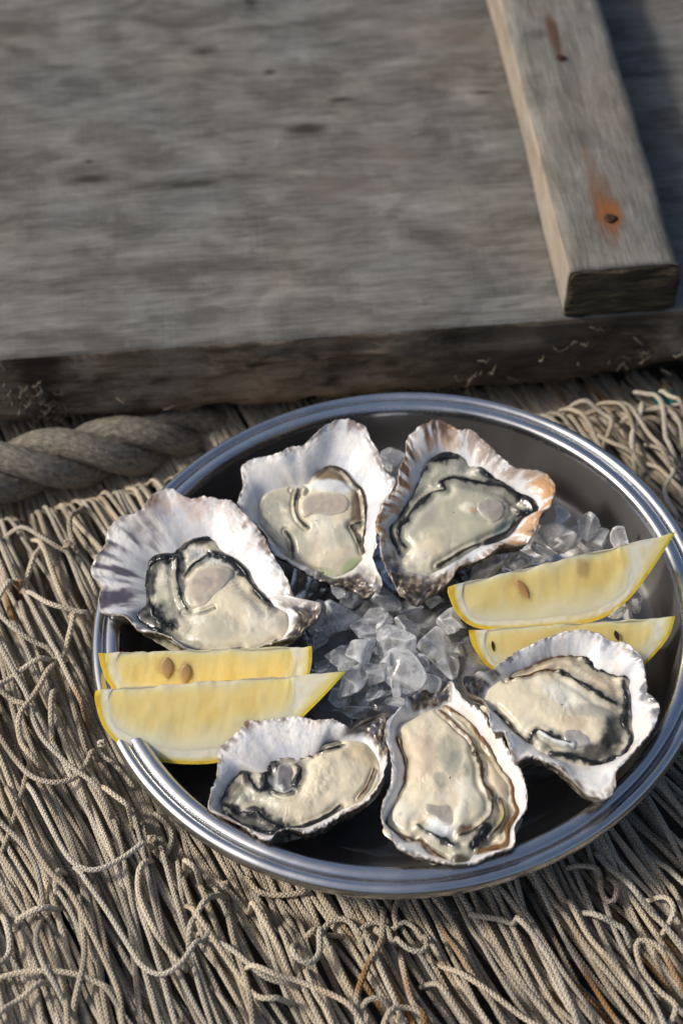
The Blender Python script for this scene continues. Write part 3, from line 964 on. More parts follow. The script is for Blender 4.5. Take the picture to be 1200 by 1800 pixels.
def oyster(label, org, s, outer, inner, cen, hinge, z, tilt, blobs, frills, muscles, seed, depth=0.020, stain=(), base=CREAM, flute=0.5, h_in=-0.0055, bulge=0.0026, rimwave=0.0016, hinge_w=0.42, dark_edge=0.75, bowl=1.8, fdir=None):
    org = np.array(org, float)
    cen = np.array(cen, float)
    nt = np.array([tilt[0], tilt[1], 1.0]); nt /= np.linalg.norm(nt)
    n = t2w(nt)
    c0 = pix((org + s * cen)[None], t2w((0, 0, z)), TN)[0]
    mm = s / 4.45                                  # millimetres per crop pixel, roughly
    def W(Q, h):
        return pix(org + s * Q, c0, n) + n * np.asarray(h)[..., None]
    NT = 288
    th = np.arange(NT) / NT * 2 * math.pi
    ro = polar_r(catmull(outer), cen, th)
    ri = polar_r(catmull(inner), cen, th)
    cs = np.stack([np.cos(th), np.sin(th)], 1)
    ring3 = np.concatenate([cs * 6, np.full((NT, 1), seed * 1.0)], 1)
    jag = ro * 0.010 * fbm(ring3 * 2.5, seed, 4) + 0.30 / mm * fbm(ring3 * 7, seed + 2, 3)
    ro_s = ro
    ro = ro + jag
    ri = np.minimum(ri * (1 + 0.01 * fbm(ring3 * 1.7, seed + 5, 3)), ro * 0.97)
    hd = np.array(hinge, float) - cen
    ha = math.atan2(hd[1], hd[0])
    dh = np.abs((th - ha + math.pi) % (2 * math.pi) - math.pi)
    hng = 1 - sstep(hinge_w * 0.55, hinge_w * 1.15, dh + 0.12 * fbm(ring3 * 2, seed + 7, 2))
    h_rim = rimwave * fbm(ring3 * 0.4, seed + 9, 2) - 0.002 * hng
    fm = np.exp(-((((th - math.atan2(fdir[1] - cen[1], fdir[0] - cen[0]) + math.pi) % (2 * math.pi) - math.pi) / 0.75) ** 2)) if fdir else 0 * th
    fl = 0.0008 * flute * fm * (np.sin(th * 19 + 4.0 * fbm(ring3 * 0.7, seed + 11, 2)) + 0.7 * fbm(ring3 * 1.6, seed + 12, 3))
    # --- nacre: from under the flesh out to the lip
    rows, cols_, hs = [], [], []
    ringS = [-0.5, -0.25, -0.1] + list(np.linspace(0, 1, 30))
    for sv in ringS:
        if sv < 0:
            r = ri * (1 + sv)
            h = h_in - 0.0006 + 0.012 * sv + 0 * th
        else:
            r = ri + (ro_s - ri) * sv + jag * sv ** 5
            h = h_in - 0.0006 + (h_rim - h_in + 0.0006) * (1 - (1 - sv) ** bowl) + fl * sv ** 2 * (1 - hng)
        Q = cen + r[:, None] * cs
        nz = fbm(np.concatenate([Q * mm * 0.22, np.full((NT, 1), seed)], 1), seed + 20, 4)
        h = h + (0.0003 * nz + 0.0007 * vnoise(Q * mm * 0.09 + 3, seed + 28)) * max(sv, 0) + 0.0014 * hng * max(sv, 0) * fbm(np.concatenate([Q * mm * 0.55, np.full((NT, 1), seed)], 1), seed + 21, 4)
        c = np.tile(np.array((0.80, 0.785, 0.76)), (NT, 1))
        c = mixc(c, (0.58, 0.61, 0.68), 0.7 * sstep(-0.1, 0.8, fbm(Q * mm * 0.16, seed + 22, 3)))
        c = mixc(c, (0.74, 0.64, 0.55), 0.35 * sstep(0.2, 0.9, fbm(Q * mm * 0.13 + 9, seed + 23, 3)))
        if sv > 0:
            band = np.sin(2 * math.pi * (sv * 9 + 1.3 * nz))
            fine = fbm(Q * mm * 1.1, seed + 29, 3)
            lipz = float(sstep(0.72, 1.0, sv))
            h = h + 0.00005 * band * sv + 0.00042 * lipz * fine + 0.00008 * fine * sv
            c = c * (1 - 0.035 * band * sv + 0.05 * fine - 0.10 * lipz * sstep(0.0, 0.7, -fine))[:, None]
            c = mixc(c, (0.25, 0.2, 0.16), 0.6 * sstep(0.85, 1.05, fbm(Q * mm * 0.9 + 70, seed + 34, 3)) * sv)
        edge = sstep(0.80, 0.97, sv + 0.11 * nz) if sv > 0 else 0 * th
        c = mixc(c, (0.22, 0.16, 0.12), dark_edge * edge * sstep(-0.2, 0.5, fbm(ring3 * 3, seed + 24, 3)))
        for (sx, sy, sr, scol, amt, s0) in stain:
            d = np.linalg.norm((Q - np.array([sx, sy])) / sr, axis=1)
            streak = fbm(np.concatenate([cs * 9, np.full((NT, 1), sv * 0.6)], 1) * 2.0, seed + 25, 4)
            a = (1 - sstep(0.5, 1.1, d + 0.25 * nz)) * sstep(s0, s0 + 0.3, sv + 0.32 * streak) * sstep(-0.45, 0.0, streak)
            c = mixc(c, scol, amt * a)
        if sv >= 0:
            hx = hng * sstep(0.02, 0.32, sv + 0.2 * nz)
            hc = mixc(np.tile(np.array((0.06, 0.045, 0.03)), (NT, 1)), (0.30, 0.25, 0.18), sstep(-0.2, 0.7, fbm(Q * mm * 0.8, seed + 26, 4)))
            hc = mixc(hc, (0.06, 0.07, 0.12), 0.6 * sstep(0.2, 0.6, fbm(Q * mm * 0.5 + 4, seed + 27, 2)))
            c = mixc(c, hc, hx)
        rows.append(W(Q, h)); cols_.append(c); hs.append(h)
    root_loc = W(cen[None], np.array([-depth]))[0]
    root = empty('oyster', tuple(root_loc))
    tag(root, label, 'oyster', 'oysters on the half shell in the tray')
    mesh_obj('nacre', np.concatenate(rows), [tuple(reversed(f)) for f in grid_faces(len(rows), NT)] if False else grid_faces(len(rows), NT), M_NACRE, root, colors=np.concatenate(cols_))
    # --- outside of the shell: flaky ledges from the lip to the bottom
    lip = hs[-1]
    prof = [(1.0, 0.0), (1.008, -.0003), (1.006, -.0009), (.992, -.0013), (.975, -.0014), (.985, -.0021), (.98, -.0027), (.957, -.0030), (.968, -.0039), (.955, -.0045), (.93, -.0049), (.942, -.0062), (.915, -.0072), (.89, -.0080), (.895, -.0094), (.85, -.0110), (.80, -.0135), (.70, -.0165), (.55, -.0188), (.3, -.0198), (.02, -.02)]
    rows, cols_ = [], []
    for k, (q, hh) in enumerate(prof):
        big = min(1, k / 4)
        h = lip * (1 - min(1, -hh / .012)) + hh * depth / .02
        r = ro * (q + big * 0.016 * fbm(np.concatenate([cs * 9, np.full((NT, 1), k * 0.55)], 1), seed + 30, 4))
        Q = cen + r[:, None] * cs
        if k > 0:
            h = h + big * 0.0007 * fbm(np.concatenate([cs * 14, np.full((NT, 1), k * 0.7)], 1), seed + 31, 4)
        c = mixc(np.tile(np.array((0.10, 0.075, 0.05)), (NT, 1)), (0.42, 0.36, 0.28), sstep(-0.1, 0.7, fbm(np.concatenate([cs * 13, np.full((NT, 1), k * 0.8)], 1), seed + 32, 4)))
        c = mixc(c, (0.035, 0.025, 0.035), sstep(0.15, 0.7, fbm(np.concatenate([cs * 7, np.full((NT, 1), k * 0.5)], 1), seed + 33, 3)))
        if k < 3:
            c = mixc(c, (0.62, 0.58, 0.53), np.full(NT, 0.6 - 0.15 * k) * (1 - hng))
        else:
            c = mixc(c, (0.03, 0.022, 0.014), np.full(NT, 0.25))
        rows.append(W(Q, h) if k else W(Q, lip)); cols_.append(c)
    mesh_obj('shell', np.concatenate(rows), grid_faces(len(rows), NT), M_SHELL, root, colors=np.concatenate(cols_))
    # --- the soft body
    FR = [(resample(catmull(c, False, 6), 9.0), w * (1.55 if max(cc) < 0.04 else 1.2), cc, kk) for (c, w, cc, kk) in frills]
    def tpar(Q):
        d = Q - cen
        a = np.arctan2(d[:, 1], d[:, 0]) % (2 * math.pi)
        r = np.interp(a, np.concatenate([th, [2 * math.pi]]), np.concatenate([ri, ri[:1]]))
        return np.linalg.norm(d, axis=1) / r
    def body(Q, want_c=True):
        t = np.clip(tpar(Q), 0, 1.08)
        nz = fbm(Q * mm * 0.22, seed + 40, 4)
        n2 = fbm(Q * mm * 0.6, seed + 41, 3)
        h = h_in - 0.0002 + bulge * (1 - np.clip(t, 0, 1) ** 2.6) ** 0.75 + 0.0004 * vnoise(Q * mm * 0.2, seed + 40) + 0.0001 * nz
        h = h - 0.0035 * sstep(0.98, 1.07, t)
        c = np.tile(np.array(base), (len(Q), 1))
        c = mixc(c, GREEN, 0.3 * sstep(0.0, 0.8, fbm(Q * mm * 0.17 + 5, seed + 42, 3)))
        c = mixc(c, PALE, 0.6 * sstep(0.1, 0.8, fbm(Q * mm * 0.3 + 15, seed + 43, 3)))
        for (bx, by, rx, ry, rot, bc, al, bh) in blobs:
            d = Q - np.array([bx, by])
            ca, sa = math.cos(math.radians(rot)), math.sin(math.radians(rot))
            u = (d[:, 0] * ca + d[:, 1] * sa) / rx
            v = (-d[:, 0] * sa + d[:, 1] * ca) / ry
            g = np.sqrt(u * u + v * v) + 0.22 * nz + 0.07 * n2
            k = 1 - sstep(0.55, 1.15, g)
            c = mixc(c, bc, al * k)
            h = h + bh * 0.001 * (1 - sstep(0.0, 1.25, g))
        for (C, w, cc, kk) in FR:
            d, arc = dist_poly(Q, C, 7 * w)
            brk = sstep(-0.75, 0.55, fbm(np.stack([arc * mm * 0.16, 0 * arc + w], 1), seed + 47, 3))
            e = d / (w * (0.35 + 0.85 * brk)) + 0.35 * n2 + 0.2 * nz
            k = 1 - sstep(0.55, 1.35, e)
            c = mixc(c, cc, 0.985 * k)
            c = mixc(c, np.array(cc) * 0.5 + np.array(GREY) * 0.35, 0.45 * (1 - sstep(1.0, 3.2, e)) * (1 - k))
            if w > 24 and max(cc) < 0.04:
                pl = np.sin(arc * mm * 5.2 + 3.0 * n2 + 2 * nz) * np.exp(-((d - 2.6 * w) / (1.5 * w)) ** 2)
                c = c * (1 + 0.13 * pl)[:, None]
                h = h + 0.00005 * pl
            h = h + 0.0004 * np.exp(-(d / (1.0 * w)) ** 2) - 0.0008 * np.exp(-((d - 2.2 * w) / (1.1 * w)) ** 2)
        c = c * (1 + 0.02 * n2 - 0.05 * sstep(0.2, 0.8, nz))[:, None]
        return h, c
    rows, cols_ = [], []
    for t in np.linspace(0.012, 1.06, 84):
        Q = cen + (ri * t)[:, None] * cs
        h, c = body(Q)
        rows.append(W(Q, h)); cols_.append(c)
    soft = mesh_obj('flesh', np.concatenate(rows), grid_faces(len(rows), NT), M_FLESH, root, colors=np.concatenate(cols_))
    # --- ruffled mantle edges
    for fi, (C, w, cc, kk) in enumerate(FR):
        C = resample(C, max(2.0, 0.22 / mm))
        m = len(C)
        if m < 6: continue
        sarc = np.arange(m) * max(2.0, 0.22 / mm)
        tg = np.gradient(C, axis=0); tg /= np.linalg.norm(tg, axis=1, keepdims=True)
        nr = np.stack([-tg[:, 1], tg[:, 0]], 1)
        wob = fbm(np.stack([sarc * mm * 0.35, 0 * sarc + fi * 3.1], 1), seed + 60, 2)
        C2 = C + nr * (w * 0.3 * wob)[:, None]
        h, _ = body(C2)
        rad = w * mm * 0.001 * 0.42 * np.clip(0.85 + 0.35 * fbm(np.stack([sarc * mm * 0.25, 0 * sarc + fi * 5.7], 1), seed + 61, 3), 0.25, 1.6)
        rad = rad * np.minimum(1, np.minimum(np.arange(m) + 1, m - np.arange(m)) / 6.0)
        rad = rad * (0.3 + 0.8 * sstep(-0.75, 0.55, fbm(np.stack([sarc * mm * 0.16, 0 * sarc + w], 1), seed + 47, 3)))
        P = W(C2, h + rad * 0.1)
        v, f, L, nn, mm_ = tube(P, rad, 8, squash=0.42)
        v = v + 0.00006 * fbm(v * 450, seed + 62, 2)[:, None] * n
        cl = mixc(np.tile(np.array(cc), (len(v), 1)), np.array(cc) * 1.6 + 0.03, 0.5 * sstep(0, 0.8, fbm(v * 500, seed + 63, 3)))
        mesh_obj('mantle_edge', v, f, M_FRILL, soft, colors=cl)
    # --- adductor muscle
    for (poly, mc, mh) in muscles:
        M = catmull(poly)
        c1 = M.mean(0)
        tt = np.arange(64) / 64 * 2 * math.pi
        rr = polar_r(M, c1, tt)
        cs2 = np.stack([np.cos(tt), np.sin(tt)], 1)
        rows, cols_ = [], []
        for t in np.linspace(0.02, 1.04, 22):
            Q = c1 + (rr * t)[:, None] * cs2
            h, bc_ = body(Q)
            hc, _ = body(c1[None])
            h = 0.45 * h + 0.55 * hc + mh * 0.001 * max(0, 1 - t ** 3) ** 0.6 - 0.0002 - 0.0022 * max(0, t - 0.93) / 0.1
            h = h + 0.00012 * fbm(Q * mm * 0.5, seed + 70, 3)
            cc = mixc(np.tile(np.array(mc), (64, 1)), np.array(mc) * 0.7 + 0.06, sstep(0.0, 0.8, fbm(Q * mm * 0.25, seed + 71, 3)))
            cc = mixc(cc, np.array(mc) * 0.5 + np.array(WHITE) * 0.4, np.full(64, 0.5 * float(sstep(0.75, 1.0, t))))
            cc = mixc(cc, bc_, np.full(64, 0.9 * float(sstep(0.62, 1.0, t))))
            rows.append(W(Q, h)); cols_.append(cc)
        mesh_obj('adductor_muscle', np.concatenate(rows), grid_faces(len(rows), 64), M_MUSCLE, soft, colors=np.concatenate(cols_))
    return root

PURP = (0.10, 0.085, 0.12); ORNG = (0.50, 0.27, 0.10); RBRN = (0.16, 0.09, 0.05)
# 1: the big one at the left
oyster('large oyster with fluted purple-streaked white shell at the left edge of the tray', (150, 820), .35,
       [(430, 105), (520, 150), (600, 140), (720, 165), (770, 205), (880, 330), (930, 430), (1000, 540), (1050, 640), (1110, 620), (1180, 650), (1170, 740), (1100, 800), (1050, 850), (960, 890), (850, 915), (700, 925), (560, 920), (490, 915), (420, 860), (340, 830), (260, 810), (200, 750), (80, 720), (75, 640), (85, 590), (25, 520), (55, 460), (110, 390), (110, 340), (185, 255), (260, 240), (340, 140), (380, 115)],
       [(500, 330), (620, 320), (680, 380), (780, 450), (850, 560), (930, 660), (1000, 700), (1010, 790), (930, 860), (800, 900), (640, 905), (500, 880), (400, 830), (330, 790), (250, 720), (290, 640), (290, 480), (330, 410), (430, 390)],
       (600, 580), (1130, 770), 0.009, (-0.02, -0.10),
       [(345, 470, 60, 90, 20, BLACK, .9, -.2), (400, 740, 60, 36, 10, BLACK, .9, -.2), (420, 560, 90, 160, 10, GREY, .9, -.6), (318, 520, 42, 150, 5, BLACK, .97, -.2), (420, 405, 120, 34, -25, BLACK, .97, -.1), (310, 740, 70, 42, 35, BLACK, .95, -.1), (560, 345, 80, 24, -5, DBROWN, .95, .1), (740, 450, 90, 26, 40, BLACK, .95, 0), (540, 420, 80, 60, -40, PALE, .9, .6), (390, 500, 50, 90, 10, PALE, .8, .5), (390, 640, 45, 80, 10, GREEN, .9, .4), (440, 690, 90, 60, 0, GREY, .8, -.3),
        (760, 680, 200, 130, 35, CREAM, .95, .9), (880, 740, 100, 90, 0, PALE, .8, .6), (640, 780, 170, 80, 5, GREEN, .8, .2), (640, 430, 120, 40, 10, WHITE, .7, .2), (560, 730, 60, 50, 0, PALE, .7, .3), (480, 840, 120, 30, 20, GREY, .7, -.2)],
       [([(625, 325), (520, 345), (440, 400), (345, 415), (305, 480), (300, 600), (320, 680), (370, 750), (440, 765)], 24, BLACK, 1), ([(252, 690), (262, 735), (330, 775), (390, 815)], 18, BLACK, 1), ([(340, 430), (420, 430), (450, 420)], 20, BLACK, 1),
        ([(620, 405), (700, 425), (780, 480), (830, 560), (925, 655)], 16, BLACK, 1), ([(455, 430), (455, 520), (475, 640), (505, 690)], 10, BLACK, 1), ([(490, 520), (540, 460), (600, 420)], 7, BLACK, 1), ([(390, 815), (500, 875), (640, 900), (770, 890)], 7, DBROWN, 1),
        ([(820, 905), (900, 870), (950, 840)], 5, DBROWN, 1), ([(480, 700), (560, 715), (640, 690)], 4, GREY, 1)],
       [([(490, 590), (540, 500), (620, 470), (700, 470), (742, 500), (710, 570), (650, 630), (590, 685), (520, 685), (490, 640)], PINK, 1.1)],
       seed=3, depth=0.024, stain=[(60, 520, 330, PURP, .97, .12), (200, 780, 170, PURP, .8, .5), (330, 180, 160, RBRN, .5, .5), (870, 360, 130, RBRN, .8, .75), (560, 180, 200, (0.62, 0.47, 0.38), .5, .35)], flute=1.0, rimwave=0.003, hinge_w=0.26, fdir=(80, 480))
# 2: top left, tall white peak
oyster('white oyster with a tall pointed shell lobe at the back of the tray', (400, 720), .25,
       [(790, 60), (880, 65), (960, 110), (990, 170), (1060, 300), (1110, 420), (1180, 500), (1150, 560), (1080, 680), (1050, 820), (1050, 950), (1020, 1040), (1080, 1200), (1060, 1280), (960, 1310), (860, 1250), (700, 1210), (560, 1150), (420, 1060), (330, 1020), (260, 880), (180, 800), (100, 760), (75, 690), (90, 590), (110, 500), (95, 410), (180, 345), (350, 320), (450, 270), (530, 260), (600, 190), (700, 110)],
       [(700, 355), (800, 370), (880, 450), (950, 530), (970, 720), (950, 900), (960, 980), (880, 1080), (740, 1140), (600, 1080), (450, 1020), (350, 930), (240, 800), (205, 740), (210, 640), (250, 560), (400, 500), (540, 480), (600, 420)],
       (620, 760), (800, 1240), 0.007, (0.0, -0.30),
       [(330, 680, 130, 190, 0, GREY, .95, -.9), (480, 900, 140, 110, 40, GREEN, .8, -.2), (720, 430, 150, 70, 15, TAUPE, .95, .2), (900, 640, 60, 200, 0, TAUPE, .9, -.2), (720, 510, 190, 50, 5, WHITE, .95, .6), (700, 830, 90, 170, -5, PALE, .9, .8), (590, 840, 60, 90, 10, PALE, .7, .5), (820, 840, 90, 110, 0, GREY, .5, .1),
        (760, 1020, 160, 70, -5, CREAM, .8, .6), (860, 1070, 90, 50, -30, (0.38, 0.5, 0.24), .8, .2), (680, 1110, 120, 30, 10, (0.42, 0.5, 0.3), .6, 0)],
       [([(565, 440), (640, 390), (700, 360), (800, 390), (880, 480), (940, 540), (965, 720), (945, 960)], 10, DBROWN, 1), ([(480, 530), (465, 650), (490, 740), (550, 800)], 7, BLACK, 1), ([(400, 830), (440, 900), (450, 1000)], 6, BLACK, 1), ([(860, 790), (900, 860), (935, 960)], 6, DBROWN, 1), ([(870, 785), (930, 760)], 9, BLACK, 1), ([(215, 800), (360, 950), (500, 1050), (660, 1110)], 5, OLIVE, 1), ([(450, 525), (500, 510), (540, 530), (525, 560)], 9, GREY, 1)],
       [([(490, 640), (540, 570), (680, 550), (800, 560), (860, 620), (830, 700), (700, 725), (580, 720), (520, 740)], PINK, 1.2)],
       seed=14, depth=0.022, stain=[(880, 60, 120, RBRN, .7, .75), (240, 860, 120, RBRN, .9, .75)], flute=0.6, hinge_w=0.52, rimwave=0.002, bulge=0.0022)
# 3: top right, orange-brown rim
oyster('oyster with an orange and brown stained rim, rearmost on the right near the tray wall', (650, 720), .28333,
       [(400, 70), (480, 90), (560, 125), (640, 130), (740, 220), (830, 300), (900, 350), (1000, 365), (1090, 390), (1140, 480), (1120, 600), (1060, 650), (1030, 740), (980, 820), (900, 840), (820, 840), (740, 900), (640, 940), (540, 990), (500, 1060), (400, 1130), (340, 1170), (280, 1210), (210, 1170), (160, 1090), (110, 1000), (70, 900), (60, 790), (35, 720), (60, 640), (110, 540), (170, 460), (180, 380), (220, 290), (230, 190), (290, 130), (370, 90)],
       [(480, 230), (570, 260), (680, 330), (800, 410), (940, 480), (1020, 540), (1040, 610), (960, 640), (880, 740), (800, 790), (680, 820), (560, 890), (460, 950), (380, 985), (260, 970), (190, 910), (160, 840), (120, 720), (170, 630), (250, 520), (300, 420), (330, 330), (400, 260)],
       (520, 620), (250, 1130), 0.008, (0.03, -0.25),
       [(480, 350, 180, 70, -15, GREY, .9, .5), (300, 500, 60, 160, 40, GREY, .8, .5), (560, 350, 120, 30, 0, PALE, .4, .2), (700, 460, 220, 70, 10, GREY, .9, .2), (480, 600, 200, 110, -25, GREEN, .9, 0), (330, 620, 90, 160, 40, GREY, .85, .1), (620, 720, 160, 100, -30, GREEN, .85, .3), (600, 590, 60, 40, 20, PALE, .8, .6), (340, 850, 160, 110, -30, CREAM, 1, .9), (300, 900, 90, 60, 0, PALE, .8, .4), (860, 690, 130, 50, -40, (0.16, 0.2, 0.22), .9, .3), (640, 610, 30, 20, 20, ORNG, .5, 0)],
       [([(1040, 600), (1000, 520), (900, 470), (780, 400), (660, 310), (560, 250), (470, 235), (380, 270), (320, 340), (290, 440), (220, 560), (150, 650), (125, 730), (165, 840)], 17, BLACK, 1), ([(700, 350), (780, 400), (860, 450)], 26, BLACK, 1), ([(360, 290), (450, 265), (540, 270)], 24, BLACK, 1), ([(900, 500), (820, 450), (660, 420), (520, 400), (440, 430), (465, 475), (380, 500), (280, 580), (220, 660), (180, 700), (180, 780), (220, 830)], 12, BLACK, 1),
        ([(900, 580), (940, 640), (840, 740), (740, 780), (600, 840), (500, 900), (420, 945)], 8, DBROWN, 1), ([(940, 510), (1000, 550), (1010, 600), (940, 620)], 22, BLACK, 1), ([(900, 660), (850, 740), (720, 800)], 12, BLACK, 1)],
       [([(670, 545), (760, 520), (830, 560), (832, 630), (765, 690), (690, 640), (655, 590)], (0.42, 0.38, 0.34), 1.0)],
       seed=23, depth=0.023, base=GREEN, stain=[(560, 620, 900, (0.30, 0.20, 0.12), .75, .5), (350, 120, 260, ORNG, .75, .12), (340, 140, 230, (0.09, 0.06, 0.05), .9, .4), (110, 580, 260, ORNG, .8, .12), (140, 480, 220, RBRN, .9, .45), (1090, 520, 160, ORNG, .9, .12), (960, 780, 160, ORNG, .8, .12), (760, 250, 240, (0.4, 0.33, 0.28), .85, .2), (980, 800, 90, PURP, .8, .8)], flute=1.0, rimwave=0.0022, hinge_w=0.56, dark_edge=0.6, bulge=0.002, h_in=-0.0045)
# 4: right, wide white shell with a pointed foot
oyster('wide oyster with a spread white shell in front of the right lemon wedges', (820, 1090), .3,
       [(640, 65), (760, 75), (830, 110), (930, 140), (1010, 220), (1030, 260), (1050, 380), (1060, 430), (1120, 490), (1110, 580), (1080, 660), (1000, 750), (880, 880), (870, 980), (820, 1050), (740, 1030), (690, 1000), (590, 900), (480, 830), (380, 790), (290, 825), (265, 790), (220, 660), (150, 640), (120, 500), (60, 430), (0, 400), (-20, 330), (60, 300), (140, 280), (220, 230), (280, 180), (400, 140), (510, 90)],
       [(500, 170), (610, 155), (700, 165), (760, 230), (880, 270), (960, 300), (965, 450), (980, 620), (960, 700), (880, 760), (760, 800), (640, 790), (480, 740), (380, 680), (280, 600), (180, 500), (110, 450), (120, 370), (180, 310), (260, 270), (400, 210)],
       (560, 470), (20, 360), 0.009, (0.03, 0.0),
       [(520, 215, 230, 40, -8, BEIGE, .95, .6), (780, 340, 150, 70, 35, BEIGE, .95, .8), (350, 440, 230, 130, 10, CREAM, .95, .9), (540, 410, 140, 60, 30, WHITE, .5, .3), (640, 400, 120, 60, 40, PALE, .8, .6), (760, 510, 160, 50, 5, GREY, .8, .5), (640, 580, 110, 50, 0, BEIGE, .8, .5), (780, 610, 60, 90, -30, CREAM, .9, .7), (640, 680, 130, 60, 10, GREY, .8, -.2), (880, 620, 80, 130, 20, BLACK, .95, -.6), (780, 730, 170, 60, -10, BLACK, .85, -.6), (440, 670, 70, 40, 20, GREEN, .8, .3), (560, 730, 110, 30, -15, GREEN, .8, .3), (180, 520, 70, 40, 50, GREY, .6, 0)],
       [([(245, 290), (290, 252), (400, 212), (500, 172), (610, 158), (700, 168)], 9, BROWN, 1), ([(700, 168), (760, 230), (850, 262), (945, 285)], 17, BLACK, 1), ([(240, 298), (330, 290), (460, 258), (560, 265)], 8, BROWN, 1), ([(560, 265), (640, 320), (720, 370), (800, 420), (880, 445)], 14, BLACK, 1), ([(925, 310), (945, 450), (925, 560), (970, 640), (940, 720), (850, 765)], 18, BLACK, 1), ([(850, 770), (760, 790), (640, 760), (500, 735)], 12, BLACK, 1), ([(370, 650), (420, 605), (500, 640), (620, 695)], 14, BLACK, 1), ([(170, 485), (240, 550), (300, 620), (370, 670)], 7, DBROWN, 1), ([(430, 620), (520, 670), (630, 690)], 8, WHITE, 1)],
       [([(560, 620), (620, 590), (700, 615), (745, 690), (660, 705), (580, 670)], (0.40, 0.38, 0.37), .8)],
       seed=35, depth=0.021, stain=[(1000, 250, 130, (0.12, 0.13, 0.17), .8, .7), (1080, 470, 120, (0.08, 0.09, 0.11), .9, .6), (830, 140, 120, (0.2, 0.22, 0.3), .7, .5), (600, 900, 200, RBRN, .7, .85), (270, 230, 90, (0.2, 0.16, 0.12), .7, .6)], flute=0.9, rimwave=0.0011, hinge_w=0.25, bowl=1.5)
# 5: bottom centre, long cream body
oyster('long oyster with large cream body and brown bands, frontmost in the tray', (650, 1190), .2417,
       [(590, 30), (630, 90), (700, 170), (830, 270), (870, 370), (960, 450), (1000, 530), (1060, 640), (1110, 720), (1140, 930), (1080, 1020), (1050, 1100), (1050, 1210), (980, 1250), (850, 1290), (740, 1340), (650, 1350), (560, 1340), (420, 1310), (260, 1270), (180, 1210), (110, 1100), (85, 1020), (90, 920), (130, 820), (160, 720), (150, 560), (120, 450), (115, 350), (160, 280), (240, 210), (270, 150), (330, 95), (440, 80), (520, 70)],
       [(480, 170), (550, 150), (620, 200), (720, 270), (800, 380), (870, 470), (950, 620), (1030, 720), (1050, 850), (1080, 940), (1020, 1050), (1000, 1180), (900, 1210), (780, 1250), (640, 1310), (560, 1280), (440, 1230), (350, 1150), (260, 1140), (130, 1040), (120, 980), (200, 820), (250, 700), (250, 560), (190, 400), (200, 310), (300, 250), (420, 200)],
       (580, 720), (400, 110), 0.004, (0.0, 0.03),
       [(430, 560, 240, 330, -5, CREAM, .9, 1.2), (360, 560, 120, 200, 0, (0.60, 0.47, 0.36), .6, .2), (600, 530, 110, 130, 0, GREEN, .85, -.2), (520, 740, 50, 70, -40, (0.3, 0.32, 0.26), .6, -.4), (620, 600, 60, 120, 20, (0.3, 0.32, 0.27), .5, -.3), (730, 700, 60, 130, -20, GREEN, .9, -.5), (700, 820, 90, 130, 0, PALE, .8, .6), (640, 340, 90, 120, -40, CREAM, .8, .3), (230, 950, 120, 90, 0, PALE, .8, .6), (220, 970, 22, 18, 0, GREY, .6, -.1), (660, 980, 60, 110, 20, PALE, .9, .9), (820, 950, 80, 110, 0, GREEN, .8, .3),
        (850, 480, 60, 260, -32, OLIVE, .95, .4), (930, 760, 70, 230, -10, BEIGE, .95, .6), (960, 1000, 60, 150, 15, OLIVE, .9, .3), (500, 1080, 120, 90, 10, WHITE, .95, .3), (640, 1230, 80, 80, 0, GREEN, .9, .8), (470, 1180, 90, 40, 30, GREEN, .8, 0), (820, 1130, 100, 60, -30, BLACK, .85, -.5), (700, 1080, 80, 40, -20, BROWN, .9, .2), (660, 1280, 70, 40, 0, DBROWN, .9, -.3)],
       [([(200, 380), (210, 470), (250, 560), (250, 680), (220, 780), (140, 900), (120, 1000), (150, 1050), (240, 1115), (330, 1140)], 9, BROWN, 1), ([(205, 400), (225, 490), (245, 560)], 16, TAUPE, 1), ([(500, 190), (560, 260), (640, 340), (720, 410), (770, 510)], 9, BROWN, 1), ([(770, 510), (810, 620), (820, 740), (880, 840), (885, 960), (820, 1040), (720, 1100), (640, 1125)], 13, DBROWN, 1),
        ([(540, 155), (600, 200), (700, 250), (760, 330), (830, 430), (900, 530), (960, 640), (1030, 730), (1040, 860), (1075, 940), (1000, 1040), (990, 1160), (900, 1195), (780, 1215)], 14, (0.17, 0.08, 0.02), 1), ([(350, 1050), (420, 1100), (500, 1140), (595, 1185)], 17, BLACK, 1), ([(350, 1130), (420, 1200), (540, 1270)], 14, BROWN, 1), ([(740, 1190), (820, 1090), (860, 1060)], 20, BLACK, 1), ([(940, 860), (980, 960), (930, 1060), (870, 1120)], 8, DBROWN, 1)],
       [([(390, 900), (490, 905), (605, 920), (612, 1040), (540, 1060), (470, 1010), (392, 965)], (0.42, 0.38, 0.33), .7)],
       seed=47, depth=0.020, stain=[(700, 240, 160, RBRN, .6, .8), (1100, 800, 200, (0.4, 0.3, 0.24), .6, .8), (400, 1310, 220, (0.45, 0.34, 0.26), .6, .8)], flute=0.5, rimwave=0.0012, hinge_w=0.3, bulge=0.0034, h_in=-0.0045)
